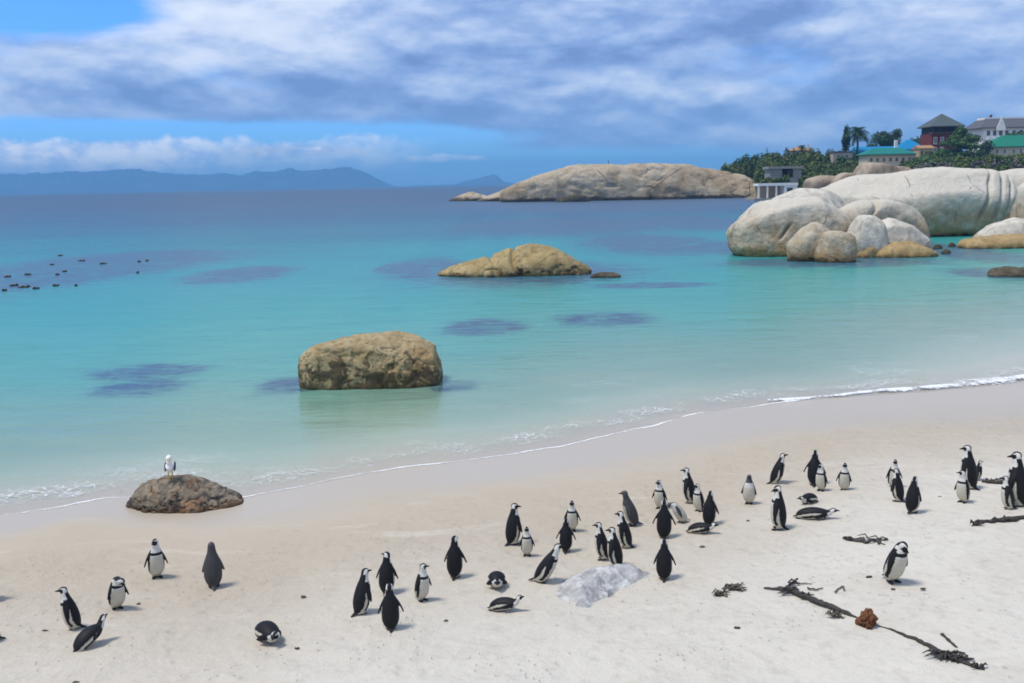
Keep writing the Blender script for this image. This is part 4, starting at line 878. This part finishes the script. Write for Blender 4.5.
    if kind == 'adult':
        c_ = np.tile(WHT*1.05, (len(v), 1)); blk = ((hf > 0.20) & (hu < 0.42)) | ((hu > 0.58) & (np.abs(hs) < 0.60)) | ((hf < -0.42) & (np.abs(hs) < 0.66)) | ((hf < -0.1) & (hu < -0.9) & (np.abs(hs) > 9)) | (hf > 0.75)
        c_[blk] = BLK; col[hm] = c_[hm]
    elif kind == 'grey': col[hm] = GRY*1.2
    else: col[hm] = GRY*1.2
    bk = (hl@f > 0.068) & (np.abs(hl@s_) < 0.04) & (np.abs(hl@u_+0.012) < 0.05); col[bk] = BLK*1.1
    for (st, m1, e1) in fl_pts:
        q = np.linspace(0, 1, 12)[:, None]; L = st*(1-q)**2+2*q*(1-q)*m1+q*q*e1
        dm = np.sqrt(((v[:, None, :]-L[None])**2).sum(2).min(1)); sgn = np.sign(st[1]); outer = (v[:, 1]*sgn > np.abs(C[ci][:, 1]) + RR[ci]*0.93)
        fm = (dm < 0.058) & outer & (t_ < 0.72); col[fm] = BLK if kind == 'adult' else GRY
    if pose == 'lie': ft = (v[:, 0] < -0.40) & (v[:, 2] < 0.055)
    else: ft = (v[:, 2] < 0.052)
    col[ft] = BLK*1.4
    tlm = (v[:, 0] < te[0]+0.07) & (v[:, 2] < te[2]+0.06); col[tlm] = BLK if kind != 'grey' else GRY
    ca = me.color_attributes.new('Col', 'FLOAT_COLOR', 'POINT'); ca.data.foreach_set('color', np.concatenate([col, np.ones((len(v), 1))], 1).astype(np.float32).ravel())
    me.polygons.foreach_set('use_smooth', [True]*len(me.polygons)); me.update()
    return me, v
rngp = random.Random(3)
PG = 'penguins on the beach'
def penguin(fx, fy, size, face, label, head=None, kind='adult', pose='stand', lean=6, hp=0, mode='h', fl=14, neck=1.0, seed=None, sx=1.0, lift=0):
    """fx, fy: where it touches the sand; size: height (or length) in pixels; face/head: 0 = to the camera, 90 = right, -90 = left, 180 = away."""
    g = ground(fx, fy); hy = 0 if head is None else (head-face)
    hy = (hy+180) % 360-180
    me, v = penguin_mesh(kind, pose, lean, hy, hp, fl, neck, seed or int(fx), lift)
    px_m = np.linalg.norm(g-np.array([0, 0, CAMZ]))/F
    rz = R(-90+face) + math.atan2(-g[0], g[1])*1.0
    if mode == 'h': sc = size*px_m*1.0/((v[:, 2].max())*0.955)
    else:
        q_ = R(-90+face); v[:, 0] *= sx; x_ = v[:, 0]*math.cos(q_)-v[:, 1]*math.sin(q_); sc = size*px_m/(x_.max()-x_.min())
    sc *= 0.945; vv = v*sc*np.array([1.04, 1.04, 1.0]); me.vertices.foreach_set('co', vv.ravel()); me.update()
    o = link('penguin', me, m_peng, loc=(g[0], g[1], g[2]-0.008)); o.rotation_euler = (0, 0, rz); tag(o, label, 'penguin', PG); return o
A = penguin
# far left group
A(-9, 600, 30, 90, 'penguin almost wholly cut off by the left frame edge, upper of two', fl=25)
A(-6, 641, 34, -90, 'penguin at the left frame edge with only its tail showing, lower of two', lean=14)
A(74, 629, 41, -100, 'black-backed penguin in profile facing left, behind a penguin lying on its belly', head=-85, lean=8, hp=6)
A(94, 645, 32, 122, 'penguin lying on its belly at the far left with its head raised to the right', pose='lie', mode='w', hp=22, neck=1.9, lift=13, sx=0.72)
A(117, 608, 33, 15, 'hunched penguin preening its breast, head bowed to the right', head=70, pose='preen', lean=14, hp=-55)
A(157, 577, 39, 8, 'penguin facing the camera, left of the brown-backed one', head=-30, fl=18)
A(214, 587, 44, 178, 'brown-backed penguin standing with its back turned, below the gull rock', kind='grey', head=175, fl=10, lean=2)
A(270, 641, 25, 20, 'penguin lying on its belly facing the camera, alone right of the left group', head=-25, pose='lie', mode='w', hp=-5, neck=0.9, sx=0.75)
# centre-left group of five
A(361, 614, 45, 125, 'penguin with its tail to the left, leftmost of the central five', head=120, lean=9, fl=16)
A(387, 593, 41, 165, 'penguin with its back turned and its head to the left, rear of the central five', head=-130, fl=18)
A(391, 629, 46, 180, 'penguin seen squarely from behind, nearest of the central five', fl=22, head=180, lean=2)
A(422, 600, 39, 40, 'white-breasted penguin looking right with its beak out, in the central five', head=88, fl=16, lean=4)
A(455, 577, 42, 168, 'penguin seen from behind with flippers apart, rightmost of the central five', fl=24, lean=2, head=150)
# around the middle
A(513, 544, 42, 130, 'tall black-backed penguin beside a small pale one', head=80, fl=12, lean=3)
A(527, 555, 31, 0, 'small white-fronted penguin facing the camera, at the side of a tall dark one', head=0, fl=12, kind='adult')
A(572, 530, 32, 0, 'white-fronted penguin facing the camera, behind one with its back turned', fl=16)
A(566, 551, 34, 172, 'penguin with its back turned, in front of a white-fronted one', fl=24, lean=3)
A(497, 587, 21, 2, 'penguin lying on its belly head-on, seen as a round black ball', pose='lie', mode='w', hp=-8, neck=0.9, fl=12, sx=0.6)
A(508, 611, 37, 72, 'penguin lying on its belly with its head up to the right, below the round one', pose='lie', mode='w', hp=22, neck=1.8, lift=7, sx=0.85)
A(541, 582, 41, 82, 'penguin leaning forward and looking right, left of the flat white rock', head=85, lean=26, hp=12, fl=14)
A(603, 559, 38, -100, 'leftmost penguin of the tight trio facing left above the flat white rock', head=-85, fl=16)
A(616, 567, 41, -108, 'front penguin of the tight trio above the flat white rock', head=-88, fl=18, lean=5)
A(626, 548, 38, -98, 'rear penguin of the tight trio, beak to the left and tail to the right', head=-88, lean=8)
A(633, 525, 36, -80, 'grey-brown penguin facing left behind the tight trio', kind='grey', head=-90, lean=14, fl=8)
A(660, 508, 30, -18, 'white-fronted penguin behind one with its back turned, its head to the left', head=-50, fl=16)
A(664, 538, 39, 176, 'penguin with its back turned and a white flank showing, in front of a bending one', fl=22, lean=2)
A(683, 522, 22, -60, 'hunched whitish penguin bending over to preen', head=-95, pose='preen', lean=30, hp=-60, kind='pale', sx=0.85)
A(664, 579, 41, 178, 'penguin with its back turned standing at the right end of the flat white rock', fl=20, lean=2)
# upper middle cluster
A(690, 503, 36, -105, 'penguin in profile facing left, rear left of the upper cluster', head=-90, lean=6)
A(699, 511, 29, -35, 'penguin looking left, wedged in the middle of the upper cluster', head=-70, fl=14)
A(709, 525, 34, 165, 'penguin with its back turned behind the lying one of the upper cluster', fl=16)
A(704, 534, 32, 78, 'penguin lying on its belly pointing right in front of the upper cluster', head=60, pose='lie', mode='w', hp=5, neck=1.3, lift=6, sx=0.85)
A(749, 503, 30, -5, 'pale grey-headed young penguin facing the camera, alone', kind='chick', fl=16)
A(775, 484, 31, 110, 'penguin leaning right with its tail out to the left, behind an upright one', head=98, lean=14, hp=14)
A(778, 529, 44, -98, 'tall penguin in profile facing left, below the leaning one', head=-72, hp=-22, lean=0, fl=10)
A(814, 485, 34, 178, 'penguin with its back turned just behind one showing its white breast', fl=30)
A(821, 490, 27, -20, 'penguin with a white breast in front of one turned away', head=-55)
A(844, 490, 28, 0, 'white-fronted penguin facing the camera, right of a pair standing close', head=10, fl=16)
A(807, 503, 20, -38, 'small penguin lying down and facing left, above the long lying one', head=-70, pose='lie', mode='w', neck=1.0, sx=0.75)
A(818, 519, 43, 90, 'penguin stretched out on its belly with its head to the right', head=90, pose='lie', mode='w', hp=8, neck=1.25, lift=2)
A(893, 487, 28, 15, 'white-fronted penguin at the back of the right-hand trio', head=25)
A(898, 501, 31, -120, 'penguin seen from behind looking left, middle of the right-hand trio', head=-90, fl=14)
A(912, 512, 34, 155, 'slim dark penguin with its back turned, nearest of the right-hand trio', fl=8, lean=4, head=165)
A(969, 489, 41, -115, 'tall penguin facing left at the far right, behind a smaller one', head=-88, hp=-8, lean=4)
A(977, 480, 19, 120, 'mostly hidden penguin with a white flank right behind a tall one', kind='adult', fl=10)
A(963, 502, 31, -30, 'small penguin with its beak to the left, in front of the tall far-right one', head=-85, fl=12)
A(1017, 506, 50, -110, 'tall penguin facing left at the right frame edge', head=-80, hp=-10, lean=2)
A(1008, 509, 31, -80, 'smaller penguin half covering the tall one at the right frame edge', head=-88)
A(892, 581, 43, 42, 'lone penguin preening its shoulder at the lower right', head=75, pose='hunch', lean=15, hp=-50, fl=7)

# ------------------------------------------------------------------ gull on the rock
def gull():
    Yr = float(g1[1])+0.55; foot = at(171, 481, Yr); top = at(171, 453, Yr); h_ = top[2]-foot[2]
    root = empty('gull', tuple(foot), R(-75)); tag(root, 'white gull standing on the dark mossy rock at the water line', 'gull')
    mb = MB(); mb.ell((0, 0, 0.50), ((0.27, 0, 0.03), (0, 0.17, 0), (-0.02, 0, 0.18))); mb.ell((0.17, 0, 0.70), ((0.10, 0, .1), (0, 0.10, 0), (-0.05, 0, 0.13))); mb.ell((0.20, 0, 0.87), ((0.13, 0, 0), (0, 0.105, 0), (0, 0, 0.11)))
    tmp = mesh('tmp', mb.v, mb.f); to = bpy.data.objects.new('tmp', tmp); COL.objects.link(to); rm = to.modifiers.new('r', 'REMESH'); rm.mode = 'VOXEL'; rm.voxel_size = 0.018
    sm_ = to.modifiers.new('s', 'SMOOTH'); sm_.iterations = 6
    bpy.context.view_layer.update(); me = bpy.data.meshes.new_from_object(to.evaluated_get(bpy.context.evaluated_depsgraph_get())); bpy.data.objects.remove(to)
    me.transform(Matrix.Scale(h_, 4)); me.polygons.foreach_set('use_smooth', [True]*len(me.polygons))
    link('body', me, simple('gull_white', (0.80, 0.80, 0.80), 0.7, 0.03), root)
    dk = simple('gull_wing_black', (0.045, 0.045, 0.05)); yl = simple('gull_yellow', (0.55, 0.38, 0.10))
    for sg in (-1, 1):
        w_ = MB(); w_.ell((-0.08*h_, sg*0.155*h_, 0.50*h_), ((0.30*h_, 0, -0.05*h_), (0, 0.035*h_, 0), (0.03*h_, 0, 0.13*h_))); w_.build('wing', dk, root, True)
        l_ = MB(); l_.tube([(0.02*h_, sg*0.06*h_, 0.36*h_), (0.03*h_, sg*0.06*h_, 0)], 0.018*h_, 6); l_.tube([(0.0, sg*0.06*h_, 0.01), (0.12*h_, sg*0.07*h_, 0.008)], 0.022*h_, 6, 0.4); l_.build('leg', yl, root)
    MB().tube([(0.31*h_, 0, 0.87*h_), (0.42*h_, 0, 0.855*h_), (0.455*h_, 0, 0.83*h_)], [0.03*h_, 0.024*h_, 0.008*h_], 8).build('beak', yl, root, True)
gull()

# ------------------------------------------------------------------ kelp washed up on the sand
m_kelp = simple('dried_kelp', (0.035, 0.028, 0.022), 0.55, 0.4, 14, 0.4, 0.01); m_hold = simple('kelp_holdfast', (0.15, 0.062, 0.030), 0.8, 0.45, 18, 0.2, 0.02); m_gkelp = simple('grey_weed', (0.10, 0.085, 0.065), 0.8, 0.4, 14)
def strand(path, r_, mat, label, name='kelp_strand', n_=40, wig=0.03, group=None, fronds=0, extra=(), cat='kelp', lift=0.0):
    g_ = np.array([ground(*q) for q in path]); tt = np.linspace(0, len(g_)-1, n_); rs = random.Random(int(path[0][0]*7+path[0][1]))
    pts = np.stack([np.interp(tt, range(len(g_)), g_[:, i]) for i in range(3)], 1); s0 = rs.random()*50
    pts[:, 0] += fbm(np.stack([tt*1.7, tt*0+s0, tt*0], 1), 3)*wig*2; pts[:, 1] += fbm(np.stack([tt*1.7, tt*0+s0+9, tt*0], 1), 3)*wig*2
    base = pts[0].copy(); mb = MB(); rads = [(np.interp(k/(n_-1)*(len(r_)-1), range(len(r_)), r_))*(0.8+0.4*rs.random()) for k in range(n_)]
    pts[:, 2] += np.array(rads)*0.45 + lift; mb.tube([tuple(p_-base) for p_ in pts], rads, 8, 0.65)
    for (k, L, cnt) in extra:                     # tufts of short fronds at a fraction k of the strand
        c = pts[int(k*(n_-1))]-base
        for _ in range(cnt):
            an = rs.uniform(0, 6.28); l_ = L*rs.uniform(0.4, 1); q1 = c+np.array([rs.uniform(-L, L)*0.6, rs.uniform(-L, L)*0.35, 0.01]); q2 = q1+np.array([math.cos(an)*l_*0.5, math.sin(an)*l_*0.35, rs.uniform(0, 0.05)]); q3 = q1+np.array([math.cos(an+.5)*l_, math.sin(an+.5)*l_*0.6, 0.0])
            mb.tube([tuple(q1), tuple(q2), tuple(q3)], [0.012, 0.016, 0.006], 6, 0.6)
    o = mb.build(name, mat, None, True, tuple(base)); tag(o, label, cat, group); return o
strand([(763, 588), (778, 589), (790, 591), (800, 596), (815, 602), (830, 607), (845, 613), (856, 618)], [0.012, 0.03, 0.035, 0.05, 0.045, 0.04, 0.03, 0.012], m_kelp, 'long dark kelp stalk lying left of the reddish holdfast', wig=0.02, extra=[(0.35, 0.22, 12), (0.5, 0.10, 6)])
strand([(874, 624), (895, 632), (915, 640), (930, 647), (945, 657), (960, 662), (985, 670)], [0.010, 0.018, 0.025, 0.03, 0.045, 0.03, 0.02], m_kelp, 'thin kelp stalk ending in a tangled root clump at the lower right', wig=0.02, extra=[(0.70, 0.18, 26), (0.82, 0.15, 16), (0.95, 0.10, 10)])
strand([(784, 586), (792, 583), (800, 583), (812, 585)], [0.012, 0.02, 0.012, 0.006], m_kelp, 'curled kelp sprig branching above the long stalk', n_=18, wig=0.05, extra=[(.3, .12, 6)])
strand([(808, 588), (815, 590), (821, 588)], [0.012, 0.014, 0.008], m_kelp, 'tiny hooked kelp scrap above the long stalk', n_=12, wig=0.03)
strand([(834, 592), (838, 588), (844, 586), (847, 590)], [0.016, 0.008, 0.012, 0.01], m_gkelp, 'small looped weed scrap between the stalk and the preening penguin', n_=14, wig=0.04)
strand([(942, 635), (948, 641), (957, 648)], [0.022, 0.02, 0.014], m_kelp, 'short straight kelp stick above the thin stalk', n_=10, wig=0.01)
strand([(845, 539), (855, 541), (865, 543), (874, 541), (884, 544)], [0.04, 0.045, 0.03, 0.022, 0.01], m_kelp, 'dark forked kelp piece left of the lone preening penguin', n_=22, wig=0.04, extra=[(0.75, 0.28, 10), (0.1, 0.08, 6)])
strand([(974, 525), (980, 522), (990, 522), (1000, 521), (1012, 520), (1030, 519)], [0.05, 0.025, 0.04, 0.045, 0.055, 0.05], m_kelp, 'thick dark kelp stalk running out of the right frame edge', n_=26, wig=0.04, extra=[(0.05, 0.12, 10), (0.6, 0.12, 8)])
strand([(982, 482), (990, 483), (1003, 483), (1014, 484)], [0.03, 0.05, 0.05, 0.035], m_kelp, 'dark kelp stalk between the two far-right pairs of penguins', n_=18, wig=0.03, extra=[(0.4, 0.2, 8)])
for (x, y, s, lb) in [(736, 590, 0.16, 'larger brown weed clump at the left end of the long stalk'), (721, 596, 0.09, 'smaller brown weed clump farthest left of the long stalk'), (837, 617, 0.08, 'small dark weed clump just below the long stalk')]:
    strand([(x-5, y), (x, y-1), (x+6, y+1)], [0.015, 0.03, 0.012], m_gkelp, lb, 'weed_clump', 10, 0.02, extra=[(.3, s, 12), (.6, s, 14)], cat='seaweed')
# reddish holdfast
p = ground(866, 626)
me = rock_mesh('holdfast', 0.145, 0.12, 0.20, 0.05, sub=5, p=2.0, amp=0.10, freq=8, seed=5, prof=[(-1, .5), (-.3, .75), (.3, 1.15), (.7, 1.1), (1, .6)], ridg=0.05)
tag(link('kelp_holdfast', me, m_hold, loc=(p[0], p[1], p[2])), 'reddish-brown kelp holdfast lump between the two stalks', 'kelp')
# one lump painting a penguin's shadow, among scraps of dark debris
debris_and_shadow = [(893, 589, 'dark scrap of weed right of the lone penguin preening'), (923, 589, 'dark scrap of weed on the white sand at the lower right'), (869, 577, 'dark scrap of weed left of the lone preening penguin'),
          (940, 497, 'faint brown scrap right of the right-hand trio'), (45, 631, 'flat dark scrap between the frame edge and the profile penguin'), (55, 660, 'dark scrap below left of the lying penguin at the far left'),
          (106, 663, 'small scrap below the lying penguin at the far left'), (76, 683, 'scrap at the very bottom left of the beach'), (139, 604, 'dark patch standing in for the shadow right of the hunched preening penguin'),  # last entry here is a dark lump painting in the penguin's cast shadow
          (303, 597, 'small scrap alone left of the central five penguins'), (297, 648, 'dark scrap right of the lone penguin lying head-on'), (415, 562, 'tiny scrap above the penguin looking right in the central five'),
          (702, 547, 'tiny scrap below the upper cluster'), (748, 521, 'tiny scrap below the pale young penguin'), (737, 628, 'small scrap on bare sand below the weed clumps'), (446, 621, 'pale scrap right of the nearest central penguin')]
for i, (x, y, lb) in enumerate(debris_and_shadow):
    p = ground(x, y); r_ = 0.017+0.014*((i*37) % 5)/5
    me = rock_mesh('weed_or_shadow_scrap', r_*1.6, r_, r_*0.6, 0.01, sub=3, p=2.0, amp=0.02, freq=30, seed=i)
    tag(link('weed_or_shadow_scrap', me, m_kelp if i % 3 else m_gkelp, loc=(p[0], p[1], p[2]+0.002)), lb, 'seaweed', 'scraps of weed on the sand')

# ------------------------------------------------------------------ kelp heads floating over the left reef
kh = [(12, 286, 8), (27, 287, 11), (35, 289, 7), (8, 277, 6), (56, 286, 5), (28, 275, 5), (60, 256, 5), (52, 265, 4), (83, 261, 7), (104, 264, 7), (57, 275, 4), (64, 272, 4), (5, 291, 5), (140, 262, 4), (148, 261, 4), (75, 286, 4), (138, 273, 3)]
m_fk = simple('floating_kelp', (0.028, 0.022, 0.012), 0.35, 0.4, 2.0, 0.5)
spots_txt = ['in the lower left tangle near the frame edge', 'the largest, in the lower left tangle', 'hugging the right side of the largest clump', 'at the left frame edge above the tangle', 'alone right of the largest clump', 'above the largest clump',
             'the farthest and uppermost', 'just under the uppermost clump', 'a long one on the upper rim of the reef', 'the rightmost long one on the reef rim', 'the left of a close pair mid-reef', 'the right of a close pair mid-reef', 'lowest at the left frame edge',
             'the left of two specks at the reef tip', 'the right of two specks at the reef tip', 'a speck on the lower rim of the reef', 'a speck below the reef tip']
for i, ((x, y, s), tx) in enumerate(zip(kh, spots_txt)):
    p = on_z(x, y); L = s*p[1]/F*0.52; mb = MB(); rs = random.Random(i)
    for k in range(5):
        cx, cy = rs.uniform(-L, L)*0.7, rs.uniform(-L, L)*0.9; a = rs.uniform(0.25, 0.6)*L
        mb.ell((cx, cy, 0.03), ((a, a*0.3, 0), (-a*0.2, a*0.6, 0), (0, 0, 0.07+0.05*rs.random())), 10, 7)
    o = mb.build('floating_kelp', m_fk, None, True, tuple(p)); tag(o, 'floating kelp clump, '+tx, 'kelp', 'kelp clumps floating over the left reef')

# ------------------------------------------------------------------ haze
hz = bpy.data.materials.new('sea_haze'); hz.use_nodes = True; t = NT(hz.node_tree)
pv = t.n('ShaderNodeVolumePrincipled', {'Color': (0.23, 0.58, 1.0), 'Density': 0.00021, 'Anisotropy': 0.0}); t.n('ShaderNodeOutputMaterial', {'Volume': pv.outputs[0]})
o = MB().box(-9500, 9500, -120, 10500, -8.0, 215).build('haze', hz); tag(o, kind='stuff')
print('verts', sum(len(o.data.vertices) for o in bpy.data.objects if o.type == 'MESH'))
